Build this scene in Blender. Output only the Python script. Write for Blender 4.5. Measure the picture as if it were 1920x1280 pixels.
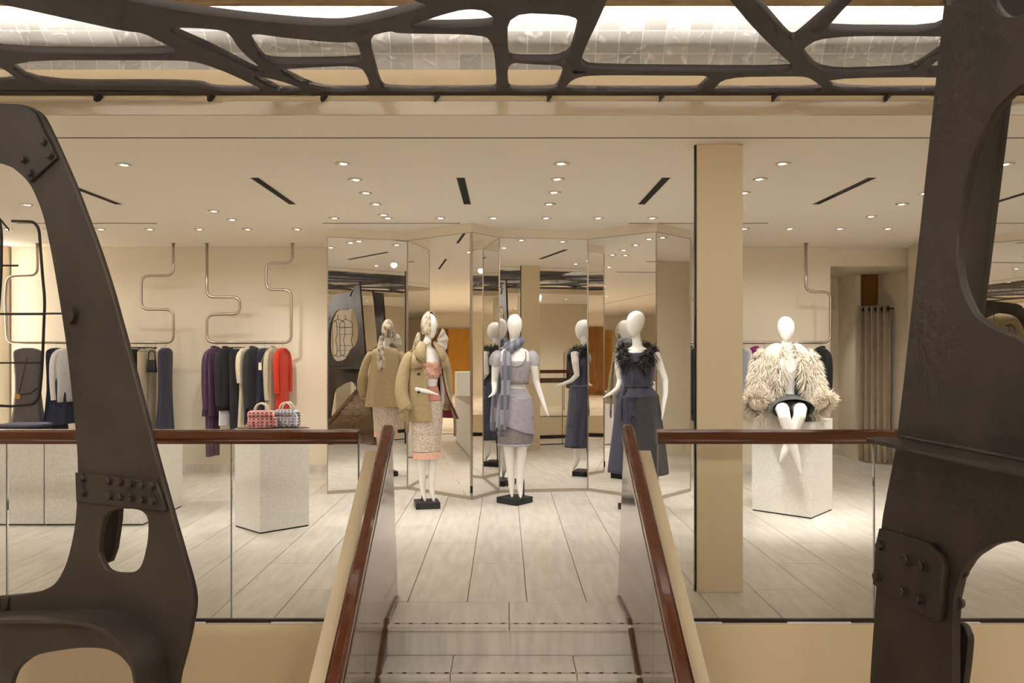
import bpy, bmesh, math, random
from mathutils import Vector, Matrix
random.seed(7)
PI = math.pi
sc = bpy.context.scene
COL = sc.collection
for o in list(bpy.data.objects): bpy.data.objects.remove(o)

# ------------------------------------------------------------------ camera
F, CX, CY, H = 1493.0, 946.0, 657.0, 1.5          # focal length (px of 1920), vanishing point, eye height
cam = bpy.data.objects.new('camera', bpy.data.cameras.new('camera')); COL.objects.link(cam)
cam.location = (0, 0, H); cam.rotation_euler = (PI/2, 0, 0)
cam.data.sensor_width = 36; cam.data.lens = 36*F/1920
cam.data.shift_x = (960-CX)/1920; cam.data.shift_y = (CY-640)/1920
cam.data.clip_start = .05; cam.data.clip_end = 100
sc.camera = cam
# ------------------------------------------------------------------ world, exposure
w = bpy.data.worlds.new('world'); sc.world = w; w.use_nodes = True
w.node_tree.nodes['Background'].inputs[0].default_value = (1, .92, .8, 1)
w.node_tree.nodes['Background'].inputs[1].default_value = .05
sc.view_settings.view_transform = 'Standard'; sc.view_settings.look = 'None'
sc.view_settings.gamma = 1; sc.view_settings.use_curve_mapping = False
sc.view_settings.exposure = 0.72
try:
    sc.cycles.use_denoising = True
    sc.cycles.max_bounces = 8; sc.cycles.diffuse_bounces = 4; sc.cycles.glossy_bounces = 6
    sc.cycles.use_adaptive_sampling = True; sc.cycles.adaptive_threshold = .08; sc.cycles.adaptive_min_samples = 12
    sc.cycles.transparent_max_bounces = 16; sc.cycles.sample_clamp_indirect = 6
except Exception: pass
LIGHT = (1, .95, .885)
SPOT_W = 24.0       # one downlight
CEIL = 2.78
BAR_D = 9.5         # depth of the clothes rails

# ------------------------------------------------------------------ helpers
def P(x, y, d): return Vector(((x-CX)/F*d, d, H-(y-CY)/F*d))        # a pixel at a known depth
def onz(x, y, z):                                                    # a pixel on a horizontal plane
    d = (H-z)*F/(y-CY); return Vector(((x-CX)/F*d, d, z))
def srgb(r, g, b):
    f = lambda c: (c/255/12.92) if c/255 <= .04045 else ((c/255+.055)/1.055)**2.4
    return (f(r), f(g), f(b), 1)
class MB:
    def __init__(s): s.v = []; s.f = []
    def add(s, vs, fs):
        n = len(s.v); s.v += [tuple(v) for v in vs]; s.f += [tuple(i+n for i in f) for f in fs]; return s
    def box(s, a, b):
        x0, y0, z0 = a; x1, y1, z1 = b
        return s.add([(x0,y0,z0),(x1,y0,z0),(x1,y1,z0),(x0,y1,z0),(x0,y0,z1),(x1,y0,z1),(x1,y1,z1),(x0,y1,z1)],
                     [(0,3,2,1),(4,5,6,7),(0,1,5,4),(1,2,6,5),(2,3,7,6),(3,0,4,7)])
    def prism(s, pts, z0, z1):                                       # convex or simple outline (x, y)
        n = len(pts)
        return s.add([(p[0],p[1],z0) for p in pts]+[(p[0],p[1],z1) for p in pts],
                     [tuple(range(n-1,-1,-1)), tuple(range(n,2*n))]+[(i,(i+1)%n,n+(i+1)%n,n+i) for i in range(n)])
    def loft(s, rings, closed=True, caps=True):
        n = len(rings[0]); b = len(s.v); fs = []
        for r in rings: s.v += [tuple(p) for p in r]
        m = n if closed else n-1
        for k in range(len(rings)-1):
            for i in range(m):
                j = (i+1) % n
                fs.append((b+k*n+i, b+k*n+j, b+(k+1)*n+j, b+(k+1)*n+i))
        if caps and closed:
            fs.append(tuple(b+i for i in range(n-1,-1,-1))); fs.append(tuple(b+(len(rings)-1)*n+i for i in range(n)))
        s.f += fs; return s
    def tube(s, path, r, n=8, flat=1.0, caps=True):
        path = [Vector(p) for p in path]; L = len(path)
        rr = r if isinstance(r, (list, tuple)) else [r]*L
        up = None; rings = []
        for i, p in enumerate(path):
            t = (path[min(i+1,L-1)]-path[max(i-1,0)]).normalized()
            if up is None:
                up = Vector((0,0,1)) if abs(t.z) < .9 else Vector((0,1,0))
            a = t.cross(up)
            if a.length < 1e-5: a = t.cross(Vector((1,0,0)))
            a.normalize(); bb = a.cross(t).normalized(); up = bb
            rings.append([p + a*rr[i]*math.cos(2*PI*k/n) + bb*rr[i]*flat*math.sin(2*PI*k/n) for k in range(n)])
        return s.loft(rings, caps=caps)
    def lathe(s, prof, n=24, c=(0,0,0)):
        rings = [[(c[0]+r*math.cos(2*PI*k/n), c[1]+r*math.sin(2*PI*k/n), c[2]+z) for k in range(n)] for r, z in prof]
        return s.loft(rings)
    def mesh(s, name, smooth=False):
        m = bpy.data.meshes.new(name); m.from_pydata(s.v, [], s.f); m.update()
        bm = bmesh.new(); bm.from_mesh(m); bmesh.ops.recalc_face_normals(bm, faces=bm.faces); bm.to_mesh(m); bm.free()
        if smooth: m.polygons.foreach_set('use_smooth', [True]*len(m.polygons))
        return m
def obj(name, mb, mat, parent=None, smooth=False, label=None):
    m = mb.mesh(name, smooth) if isinstance(mb, MB) else mb
    o = bpy.data.objects.new(name, m); COL.objects.link(o)
    if not m.materials: m.materials.append(mat)
    if parent: o.parent = parent
    if label: o['label'] = label
    return o
def tag(o, label, cat, group=None):
    o['label'] = label; o['category'] = cat
    if group: o['group'] = group
    return o
def thing(name, label, cat, loc=(0,0,0), rz=0, group=None):
    o = bpy.data.objects.new(name, None); COL.objects.link(o)
    o.location = loc; o.rotation_euler = (0,0,rz); o.empty_display_size = .05
    return tag(o, label, cat, group)
def struct(name, mb, mat, parent=None, label=None):
    o = obj(name, mb, mat, parent)
    if not parent:
        o['kind'] = 'structure'
        if label: o['label'] = label
    return o
def bevel(o, w=.004, seg=2):
    b = o.modifiers.new('bevel', 'BEVEL'); b.width = w; b.segments = seg; b.limit_method = 'ANGLE'; return o
def solid(o, t=.004, off=0):
    m = o.modifiers.new('solid', 'SOLIDIFY'); m.thickness = t; m.offset = off; return o
def subsurf(o, n=1):
    m = o.modifiers.new('sub', 'SUBSURF'); m.levels = n; m.render_levels = n; return o
def chaikin(pts, it=2, q=.25):
    for _ in range(it):
        out = []
        for i in range(len(pts)):
            a, b = Vector(pts[i]), Vector(pts[(i+1) % len(pts)])
            out += [a*(1-q)+b*q, a*q+b*(1-q)]
        pts = out
    return pts
def fillet(path, r, n=6):                                            # round the corners of an open polyline
    path = [Vector(p) for p in path]; out = [path[0]]
    for i in range(1, len(path)-1):
        a, b, c = path[i-1], path[i], path[i+1]
        u, v = (a-b), (c-b); k = min(r, u.length*.5, v.length*.5)
        p0, p1 = b+u.normalized()*k, b+v.normalized()*k
        for j in range(n+1):
            t = j/n; out.append(p0*(1-t)**2 + b*2*t*(1-t) + p1*t*t)
    return out+[path[-1]]
def plate(name, outline, holes, t, bev=.003):                        # flat plate with holes in local XY
    c = bpy.data.curves.new(name, 'CURVE'); c.dimensions = '2D'; c.fill_mode = 'BOTH'; c.extrude = max(t/2-bev, .0005)
    c.bevel_depth = bev; c.bevel_resolution = 0; c.offset = -bev
    for pts in [outline]+holes:
        s = c.splines.new('POLY'); s.points.add(len(pts)-1); s.use_cyclic_u = True
        for p, q in zip(s.points, pts): p.co = (q[0], q[1], 0, 1)
    o = bpy.data.objects.new(name, c); COL.objects.link(o)
    bpy.context.view_layer.update()
    m = bpy.data.meshes.new_from_object(o.evaluated_get(bpy.context.evaluated_depsgraph_get()))
    bpy.data.objects.remove(o); bpy.data.curves.remove(c); m.materials.clear()
    return m

# ------------------------------------------------------------------ materials
def mat(name, col, rough=.5, metal=0, noise=0, nscale=8, stretch=(1,1,1), bump=0, bscale=60, coat=0, sheen=0, spec=.5, col2=None, emit=None, alpha=1, rand=0):
    m = bpy.data.materials.new(name); m.use_nodes = True; nt = m.node_tree; N = nt.nodes; Lk = nt.links
    b = N['Principled BSDF']
    b.inputs['Base Color'].default_value = col; b.inputs['Roughness'].default_value = rough; b.inputs['Metallic'].default_value = metal
    b.inputs['Coat Weight'].default_value = coat; b.inputs['Coat Roughness'].default_value = .08
    b.inputs['Sheen Weight'].default_value = sheen; b.inputs['Specular IOR Level'].default_value = spec
    b.inputs['Alpha'].default_value = alpha
    tc = N.new('ShaderNodeTexCoord'); mp = N.new('ShaderNodeMapping'); mp.inputs['Scale'].default_value = stretch
    Lk.new(tc.outputs['Object'], mp.inputs['Vector'])
    last = None
    if noise:
        n = N.new('ShaderNodeTexNoise'); n.inputs['Scale'].default_value = nscale; n.inputs['Detail'].default_value = 6
        Lk.new(mp.outputs[0], n.inputs['Vector'])
        r = N.new('ShaderNodeValToRGB'); c2 = col2 or tuple(c*(1-noise) for c in col[:3])+(1,)
        r.color_ramp.elements[0].position = .35; r.color_ramp.elements[0].color = c2
        r.color_ramp.elements[1].position = .65; r.color_ramp.elements[1].color = col
        Lk.new(n.outputs['Fac'], r.inputs['Fac']); last = r.outputs['Color']; Lk.new(last, b.inputs['Base Color'])
    if rand:
        oi = N.new('ShaderNodeObjectInfo'); hs = N.new('ShaderNodeHueSaturation'); mr = N.new('ShaderNodeMapRange')
        mr.inputs['To Min'].default_value = 1-rand; mr.inputs['To Max'].default_value = 1+rand
        Lk.new(oi.outputs['Random'], mr.inputs['Value']); Lk.new(mr.outputs[0], hs.inputs['Value'])
        if last: Lk.new(last, hs.inputs['Color'])
        else: hs.inputs['Color'].default_value = col
        Lk.new(hs.outputs['Color'], b.inputs['Base Color'])
        off = N.new('ShaderNodeVectorMath'); off.operation = 'MULTIPLY_ADD'
        off.inputs[1].default_value = (1,1,1); Lk.new(tc.outputs['Object'], off.inputs[0]); Lk.new(oi.outputs['Location'], off.inputs[2])
        Lk.new(off.outputs[0], mp.inputs['Vector'])
    if bump:
        n2 = N.new('ShaderNodeTexNoise'); n2.inputs['Scale'].default_value = bscale; n2.inputs['Detail'].default_value = 5
        Lk.new(mp.outputs[0], n2.inputs['Vector'])
        bp = N.new('ShaderNodeBump'); bp.inputs['Strength'].default_value = bump; bp.inputs['Distance'].default_value = .01
        Lk.new(n2.outputs['Fac'], bp.inputs['Height']); Lk.new(bp.outputs[0], b.inputs['Normal'])
    if emit:
        b.inputs['Emission Color'].default_value = emit[0]; b.inputs['Emission Strength'].default_value = emit[1]
    return m
def stripes(name, c1, c2, scale, axis='X', duty=.5, rough=.8, second=None, alpha=1):
    m = mat(name, c1, rough, alpha=alpha); nt = m.node_tree; N = nt.nodes; Lk = nt.links; b = N['Principled BSDF']
    tc = N.new('ShaderNodeTexCoord')
    def wave(ax, s):
        wv = N.new('ShaderNodeTexWave'); wv.bands_direction = ax; wv.inputs['Scale'].default_value = s
        Lk.new(tc.outputs['Object'], wv.inputs['Vector'])
        r = N.new('ShaderNodeMath'); r.operation = 'GREATER_THAN'; r.inputs[1].default_value = duty
        Lk.new(wv.outputs['Fac'], r.inputs[0]); return r.outputs[0]
    mx = N.new('ShaderNodeMix'); mx.data_type = 'RGBA'; mx.inputs[6].default_value = c1; mx.inputs[7].default_value = c2
    Lk.new(wave(axis, scale), mx.inputs[0]); out = mx.outputs[2]
    if second:
        m2 = N.new('ShaderNodeMix'); m2.data_type = 'RGBA'; m2.inputs[7].default_value = second[0]
        Lk.new(out, m2.inputs[6]); Lk.new(wave(second[1], second[2]), m2.inputs[0]); out = m2.outputs[2]
    Lk.new(out, b.inputs['Base Color']); return m
def brickmat(name, c1, c2, mortar, bw, rh, msize, rough=.45, rot=0, bump=0, metal=0, noise=.12, off=.5):
    m = mat(name, c1, rough, metal); nt = m.node_tree; N = nt.nodes; Lk = nt.links; b = N['Principled BSDF']
    tc = N.new('ShaderNodeTexCoord'); mp = N.new('ShaderNodeMapping'); mp.inputs['Rotation'].default_value = (0,0,rot)
    Lk.new(tc.outputs['Object'], mp.inputs['Vector'])
    br = N.new('ShaderNodeTexBrick'); br.inputs['Color1'].default_value = c1; br.inputs['Color2'].default_value = c2
    br.inputs['Mortar'].default_value = mortar; br.inputs['Scale'].default_value = 1; br.offset = off
    br.inputs['Brick Width'].default_value = bw; br.inputs['Row Height'].default_value = rh; br.inputs['Mortar Size'].default_value = msize
    Lk.new(mp.outputs[0], br.inputs['Vector']); Lk.new(br.outputs['Color'], b.inputs['Base Color'])
    return m, br, mp
def glassmat(name, tint=(.985,.99,.98,1), rough=0):
    m = bpy.data.materials.new(name); m.use_nodes = True; nt = m.node_tree; N = nt.nodes; Lk = nt.links
    N.remove(N['Principled BSDF'])
    t = N.new('ShaderNodeBsdfTransparent'); t.inputs[0].default_value = tint
    g = N.new('ShaderNodeBsdfGlossy'); g.inputs['Roughness'].default_value = rough
    fr = N.new('ShaderNodeFresnel'); fr.inputs[0].default_value = 1.3
    mx = N.new('ShaderNodeMixShader'); Lk.new(fr.outputs[0], mx.inputs[0]); Lk.new(t.outputs[0], mx.inputs[1]); Lk.new(g.outputs[0], mx.inputs[2])
    Lk.new(mx.outputs[0], N['Material Output'].inputs[0]); return m
def sheer(name, col, a, rough=.7):
    return mat(name, col, rough, alpha=a, noise=.15, nscale=25)
M = {}
M['wall'] = mat('cream_paint', srgb(236,224,202), .75, bump=.02, bscale=120)
M['ceil'] = mat('ceiling_paint', srgb(247,239,225), .8)
M['tile'] = mat('pale_travertine', srgb(229,222,212), .34, noise=.16, nscale=3, stretch=(6,1,1), bump=.03, bscale=30, rand=.035)
M['joint'] = mat('floor_joint', srgb(104,90,72), .9)
M['fascia'] = mat('fascia_paint', srgb(222,202,168), .6)
M['floor2'] = brickmat('travertine_far', srgb(226,212,190), srgb(218,203,180), srgb(150,132,108), 1.205, .357, .004, .4, rot=PI/2)[0]
M['mirror'] = mat('mirror_glass', (.93,.92,.90,1), .0, 1)
M['steel'] = mat('brushed_steel', srgb(190,180,165), .28, 1)
M['trim'] = mat('polished_trim', srgb(206,188,158), .15, .0, coat=.5)
M['iron'] = mat('dark_iron', srgb(74,65,57), .5, .35, noise=.3, nscale=4, bump=.08, bscale=40)
M['ironlat'] = mat('lattice_iron', srgb(70,63,60), .6, .2, noise=.15, nscale=6)
M['wire'] = mat('black_wire', srgb(44,38,33), .5, .5)
M['mahog'] = mat('mahogany', srgb(92,44,18), .25, noise=.3, nscale=4, stretch=(.6,10,10), coat=.6)
M['mahogY'] = mat('mahogany_slope', srgb(96,46,20), .2, noise=.2, nscale=4, stretch=(10,.6,10), coat=.7)
M['lacq'] = mat('lacquered_panel', srgb(104,70,44), .13, noise=.15, nscale=4, stretch=(8,1,8), coat=.8)
M['glass'] = glassmat('clear_glass')
M['dark'] = mat('dark_channel', srgb(60,58,58), .35, .8)
M['black'] = mat('black_gap', (.006,.006,.006,1), .8)
M['stone'] = mat('speckled_terrazzo', srgb(238,234,228), .6, noise=.14, nscale=70)
M['white'] = mat('mannequin_gloss', srgb(240,236,230), .22, coat=.3)
M['base'] = mat('black_stone_base', srgb(38,36,37), .5, bump=.3, bscale=50)
M['lens'] = mat('lamp_lens', (1,1,1,1), .3, emit=((1,.94,.85,1), 14))
M['lensrim'] = mat('lamp_trim', srgb(225,212,190), .4)
M['led'] = mat('led_strip', (1,1,1,1), .5, emit=((1,.965,.92,1), 640))
M['ledw'] = mat('led_strip_wall', (1,1,1,1), .5, emit=((1,.93,.84,1), 9))
M['gold'] = mat('gold_leaf_panel', srgb(206,180,132), .5, .25, noise=.25, nscale=5, stretch=(1,6,1))
M['ochre'] = mat('ochre_wall', srgb(214,150,48), .6, noise=.1)
M['oak'] = mat('amber_wood', srgb(150,98,36), .4, noise=.3, nscale=3, stretch=(8,8,1))
M['curtain'] = mat('taupe_velvet', srgb(178,160,134), .85, sheen=.4, noise=.1, nscale=20)
# silver leaf squares
m, br, mp = brickmat('silver_leaf', srgb(186,182,176), srgb(226,222,216), srgb(244,242,238), .125, .125, .003, .42, metal=.35, off=0)
nt = m.node_tree; N = nt.nodes; tc = N.new('ShaderNodeTexCoord')
comb = N.new('ShaderNodeUVMap'); comb.uv_map = 'UVMap'; nt.links.new(comb.outputs[0], mp.inputs['Vector'])
nz = N.new('ShaderNodeTexNoise'); nz.noise_type = 'RIDGED_MULTIFRACTAL'; nz.inputs['Scale'].default_value = 16; nz.inputs['Detail'].default_value = 8; nz.inputs['Distortion'].default_value = .9
nt.links.new(comb.outputs[0], nz.inputs['Vector'])
rp = N.new('ShaderNodeValToRGB'); rp.color_ramp.elements[0].position = .15; rp.color_ramp.elements[0].color = (.36,.35,.33,1); rp.color_ramp.elements[1].position = .75
nt.links.new(nz.outputs['Fac'], rp.inputs['Fac'])
mx = N.new('ShaderNodeMix'); mx.data_type = 'RGBA'; mx.blend_type = 'MULTIPLY'; mx.inputs[0].default_value = .8
nt.links.new(br.outputs['Color'], mx.inputs[6]); nt.links.new(rp.outputs['Color'], mx.inputs[7]); nt.links.new(mx.outputs[2], N['Principled BSDF'].inputs['Base Color'])
bp = N.new('ShaderNodeBump'); bp.inputs['Strength'].default_value = .5; bp.inputs['Distance'].default_value = .01
nt.links.new(nz.outputs['Fac'], bp.inputs['Height']); nt.links.new(bp.outputs[0], N['Principled BSDF'].inputs['Normal'])
M['leaf'] = m
def cloth(name, rgb, rough=.85, noise=.12, **k): return mat('cloth_'+name, srgb(*rgb), rough, noise=noise, nscale=30, sheen=.15, **k)
C = {n: cloth(n, c) for n, c in dict(grey=(104,98,98), navy=(44,46,66), navy2=(54,58,82), whitec=(232,230,230), black=(34,33,35), black2=(44,42,45),
     cream=(226,212,184), beige=(198,184,160), red=(214,52,24), charcoal=(62,61,64), magenta=(176,30,140), pink=(214,96,160), blue=(164,192,222),
     trench=(172,151,112), trenchd=(146,126,90), lining=(134,36,54), blush=(232,184,164), blushd=(204,138,122), slate=(70,70,88), slated=(60,58,58), orange=(226,78,30), taupe=(150,140,122)).items()}
C['purple'] = stripes('cloth_purple_pinstripe', srgb(84,56,80), srgb(112,84,106), 6.5, 'X', .93)
C['sequin'] = mat('cloth_sequin', srgb(232,220,204), .35, noise=.5, nscale=70, bump=.5, bscale=90, col2=srgb(182,160,142), metal=.15)
C['scarf'] = stripes('cloth_plaid_scarf', srgb(146,146,156), srgb(92,96,112), 1.1, 'Z', .5, second=(srgb(122,122,134), 'X', 5))
C['scarfhead'] = mat('cloth_headscarf', srgb(228,216,190), .6, noise=.5, nscale=22, col2=srgb(120,104,84))
C['sheer'] = sheer('cloth_sheer_lilac', srgb(190,184,194), .52)
C['lilac'] = sheer('cloth_lilac_organza', srgb(172,166,178), .93)
C['ash'] = sheer('cloth_ash_organza', srgb(136,128,130), .96)
C['fur'] = mat('ivory_fur', srgb(232,220,200), .9, noise=.15, nscale=30, sheen=.3)
C['feather'] = mat('dark_feather', srgb(70,64,60), .8, noise=.5, nscale=30, col2=srgb(30,27,27))
C['tweedr'] = stripes('tweed_red', srgb(206,186,170), srgb(178,34,56), 9, 'X', .45, second=(srgb(214,160,160), 'Z', 12))
C['tweedb'] = stripes('tweed_blue', srgb(206,202,200), srgb(104,106,136), 10, 'X', .5, second=(srgb(198,194,196), 'Z', 13))
C['leather'] = mat('black_leather', srgb(30,29,30), .35)

# ------------------------------------------------------------------ the setting
XL, XR, YB, YF = -20.0, 12.0, -9.0, 12.4       # the hall's extent
LANE0, LANE1, LZ = -.6, 4.42, -.489            # the sunken lane between the two platforms
floor = struct('floor', MB().box((-6.8, LANE1+.1, -.12), (6.2, YF, -.006)), M['joint'])
TW, TL, G = .357, 1.205, .0045
_tiles = {}
def tile(x0, x1, y0, y1):
    k = (round(x1-x0, 3), round(y1-y0, 3))
    if k not in _tiles:
        a, b = k[0]/2-G/2, k[1]/2-G/2; e = .002
        m_ = MB(); m_.add([(-a,-b,-.012),(a,-b,-.012),(a,b,-.012),(-a,b,-.012),(-a,-b,-e),(a,-b,-e),(a,b,-e),(-a,b,-e),(-a+e,-b+e,0),(a-e,-b+e,0),(a-e,b-e,0),(-a+e,b-e,0)],
            [(0,1,5,4),(1,2,6,5),(2,3,7,6),(3,0,4,7),(4,5,9,8),(5,6,10,9),(6,7,11,10),(7,4,8,11),(8,9,10,11)])
        _tiles[k] = m_.mesh('tile'); _tiles[k].materials.append(M['tile'])
    o = bpy.data.objects.new('tile', _tiles[k]); COL.objects.link(o); o.parent = floor; o.location = ((x0+x1)/2, (y0+y1)/2, 0)
for i in range(-18, 17):
    x0 = -.223+i*TW; x1 = x0+TW
    j0 = (5.614 if i % 2 == 0 else 5.0)-TL*2
    stair = x0 > -.75 and x1 < .95
    stair = stair or x0 < -.64 < x1
    ystart = 4.756 if stair else LANE1-.02
    yend = 9.0 if (x0 > -1.6 and x1 < 1.7) else (YF-.2 if x0 > 3.6 else 9.9)
    for k in range(8):
        a, b = j0+k*TL, j0+(k+1)*TL
        a = max(a, ystart); b = min(b, yend)
        if b-a > .03: tile(x0, x1, a, b)
tile(-.937, -.645, LANE1-.02, 4.756); tile(.705, .848, LANE1-.02, 4.756)
struct('floor_left', MB().box((XL, LANE1, -.12), (-6.8, YF, -.001)), M['floor2'])
struct('floor_right', MB().box((6.2, LANE1, -.12), (XR, YF, -.001)), M['floor2'])
struct('floor_lane', MB().box((XL, LANE0, LZ-.1), (XR, LANE1, LZ)), M['floor2'])
struct('floor_near', MB().box((XL, YB, -.12), (XR, LANE0, 0)), M['floor2'])
struct('wall_lane_far_left', MB().box((XL, LANE1-.02, LZ), (-.82, LANE1+.1, -.013)), M['fascia'])
struct('wall_lane_far_right', MB().box((.86, LANE1-.02, LZ), (XR, LANE1+.1, -.013)), M['fascia'])
struct('wall_lane_near', MB().box((XL, LANE0-.1, LZ), (XR, LANE0+.01, -.012)), M['fascia'])
struct('baseboard_lane_near', MB().box((XL, LANE0+.01, LZ), (XR, LANE0+.02, LZ+.08)), M['dark'])
# ceiling around the lit recess
RX0, RX1, RY0, RY1 = -8.0, 8.0, -.55, 4.33
struct('ceiling', MB().box((XL, RY1, CEIL), (XR, YF, CEIL+.06)), M['ceil'])
struct('ceiling_near', MB().box((XL, YB, CEIL), (XR, RY0, CEIL+.06)), M['ceil'])
struct('ceiling_left', MB().box((XL, RY0, CEIL), (RX0, RY1, CEIL+.06)), M['ceil'])
struct('ceiling_right', MB().box((RX1, RY0, CEIL), (XR, RY1, CEIL+.06)), M['ceil'])
struct('trim_1', MB().box((XL, 4.785, CEIL-.002), (XR, 4.797, CEIL+.01)), M['black'])            # shadow gap at the column line
struct('trim_2', MB().box((RX0, RY1-.012, CEIL-.002), (RX1, RY1, CEIL+.07)), M['trim'])           # polished edge of the recess
struct('trim_3', MB().box((RX0, RY1+.01, CEIL+.06), (RX1, RY1+.03, CEIL+.25)), M['fascia'])
struct('trim_4', MB().box((RX0, RY0, CEIL-.002), (RX1, RY0+.012, CEIL+.07)), M['trim'])
struct('trim_5', MB().box((RX0, RY0-.03, CEIL+.06), (RX1, RY0-.01, CEIL+.25)), M['fascia'])
def cove(name, s, y):                            # silver-leaf cove, s=+1 far side, -1 near side
    prof = [(y+.07, 2.86), (y+.07, 3.01), (y+.06, 3.10), (y+.02, 3.18), (y-.06, 3.25), (y-.18, 3.30), (y-.32, 3.325), (y-.5, 3.335)] if s > 0 else \
           [(y-.07, 2.86), (y-.07, 3.01), (y-.06, 3.10), (y-.02, 3.18), (y+.06, 3.25), (y+.18, 3.30), (y+.32, 3.325), (y+.5, 3.335)]
    prof = [prof[1]]+prof[2:]
    me = bpy.data.meshes.new(name); vs = []; fs = []; uv = []; L = [0]
    for i in range(1, len(prof)): L.append(L[-1]+math.dist(prof[i-1], prof[i]))
    for i, (yy, zz) in enumerate(prof): vs += [(RX0, yy, zz), (RX1, yy, zz)]
    for i in range(len(prof)-1): fs.append((2*i, 2*i+1, 2*i+3, 2*i+2))
    me.from_pydata(vs, [], fs); ul = me.uv_layers.new(name='UVMap')
    for p in me.polygons:
        for li, vi in zip(p.loop_indices, p.vertices): ul.data[li].uv = (vs[vi][0], L[vi//2])
        p.use_smooth = True
    return struct(name, me, M['leaf'])
cove('ceiling_cove_far', 1, RY1); cove('ceiling_cove_near', -1, RY0)
struct('ceiling_recess', MB().box((RX0, RY0+.27, 3.255), (RX1, RY1-.27, 3.29)), M['gold'])
o = obj('backlit_ceiling_panel', MB().box((RX0+.1, .35, 3.235), (RX1-.1, 3.45, 3.254)), mat('backlit_panel', (1,1,1,1), .5, emit=((1,.95,.87,1), 1.0)))
tag(o, 'white backlit ceiling panel above the iron lattice, seen in the mirrors', 'lamp')
for nm, y0, y1 in (('cove_light_strip', RY1-.36, RY1-.31), ('cove_light_strip', RY0+.31, RY0+.36)):
    o = obj(nm, MB().box((RX0+.05, y0, 3.292), (RX1-.05, y1, 3.306)), M['led'])
    tag(o, 'hidden linear lamp lighting the silver leaf cove on the '+('mirror side' if y0 > 2 else 'camera side'), 'lamp')
for nm, x in (('trim_6', RX0), ('trim_7', RX1)): struct(nm, MB().box((x-.02, RY0, CEIL+.06), (x+.02, RY1, 3.34)), M['fascia'])
# walls
struct('wall_back', MB().box((-6.1, 9.85, 0), (4.03, 9.95, CEIL)), M['wall'])
struct('wall_left', MB().box((XL, 9.35, 0), (-6.12, 9.95, CEIL)), M['wall'])
struct('wall_far_left', MB().box((XL-.1, YB, LZ), (XL, YF, CEIL)), M['wall'])
struct('wall_far_right', MB().box((XR, YB, LZ), (XR+.1, YF, CEIL)), M['wall'])
struct('wall_behind', MB().box((XL, YB-.1, 0), (XR, YB, CEIL)), M['wall'])
struct('baseboard_back', MB().box((-6.1, 9.835, 0), (4.03, 9.85, .09)), M['tile'])
struct('trim_8', MB().box((-6.1, 9.80, CEIL-.002), (4.03, 9.845, CEIL+.004)), mat('ceiling_gap', srgb(238,226,204), .7))
# fitting-room recess at the right
struct('wall_recess_side', MB().box((4.0, 9.95, 0), (4.06, 11.6, CEIL)), M['wall'])
struct('ceiling_fitting', MB().box((4.03, 9.92, 2.55), (5.25, 12.3, CEIL)), M['wall'])
struct('wall_fitting_back', MB().box((4.03, 11.5, 0), (4.9, 11.6, 2.55)), M['wall'])
struct('wall_fitting_jamb', MB().box((4.82, 10.95, 0), (4.9, 11.6, 2.55)), M['wall'])
struct('wall_fitting_panel', MB().box((4.9, 11.9, 0), (5.6, 12.0, 2.6)), M['oak'])
struct('trim_10', MB().box((4.9, 11.0, 2.13), (5.16, 11.03, 2.55)), M['oak'])
struct('wall_fitting_right', MB().box((5.16, 9.9, 0), (5.4, 12.0, 2.55)), M['wall'])
struct('wall_right', MB().box((5.16, 9.85, 0), (XR, 9.95, CEIL)), M['wall'])
struct('baseboard_fitting', MB().box((4.06, 11.485, 0), (4.82, 11.5, .1)), M['tile'])
struct('wall_rear_void', MB().box((-6.1, YF, 0), (XR, YF+.1, CEIL)), M['wall'])
# the column
col = struct('wall_column', MB().box((1.195, 4.94, 0), (1.479, 5.02, CEIL)), M['fascia']); col['label'] = 'square cream column rising through the balustrade line'
bevel(col, .003)
struct('trim_9', MB().box((1.184, 4.96, 0), (1.1945, 4.98, CEIL)), M['dark'])
# stairs: three risers between lane and platform
R_, T_ = .163, .27
stair = struct('floor_stair', MB().box((-.64, 3.82, LZ), (.70, 4.756, LZ+.02)), M['joint'])
for k in range(3):
    z = -k*R_; y1 = 4.35-k*T_; yb = 4.756 if k == 0 else 4.35-(k-1)*T_
    for (a, b) in (((-.64, .025), (.028, .70)) if k != 1 else ((-.64, -.28), (-.277, .37), (.373, .70))):
        bevel(obj('tread', MB().box((a, y1-.012, z-.03), (b, yb-.002, z)), M['tile'], stair), .004)
    for (a, b) in ((-.64, .03), (.032, .70)):
        obj('riser', MB().box((a, y1, z-R_), (b, y1+.02, z-.03)), M['tile'], stair)
    obj('anti_slip_strip', MB().box((-.615, y1+.018, z), (.675, y1+.034, z+.0008)), M['lensrim'], stair)
    sm = MB()
    for q in range(18): sm.box((-.60+q*.0725, y1+.02, z+.0008), (-.578+q*.0725, y1+.032, z+.0016))
    o = obj('grip_studs', sm, M['black'], stair); o['kind'] = 'stuff'
    ln = MB().box((-.615, y1+.0185, z+.0008), (.675, y1+.0205, z+.0012)); ln.box((-.615, y1+.0325, z+.0008), (.675, y1+.0345, z+.0012))
    obj('strip_edge', ln, M['dark'], stair)
obj('stair_core', MB().box((-.64, 4.37, LZ+.02), (.70, 4.75, -.03)), M['fascia'], stair)
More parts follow.
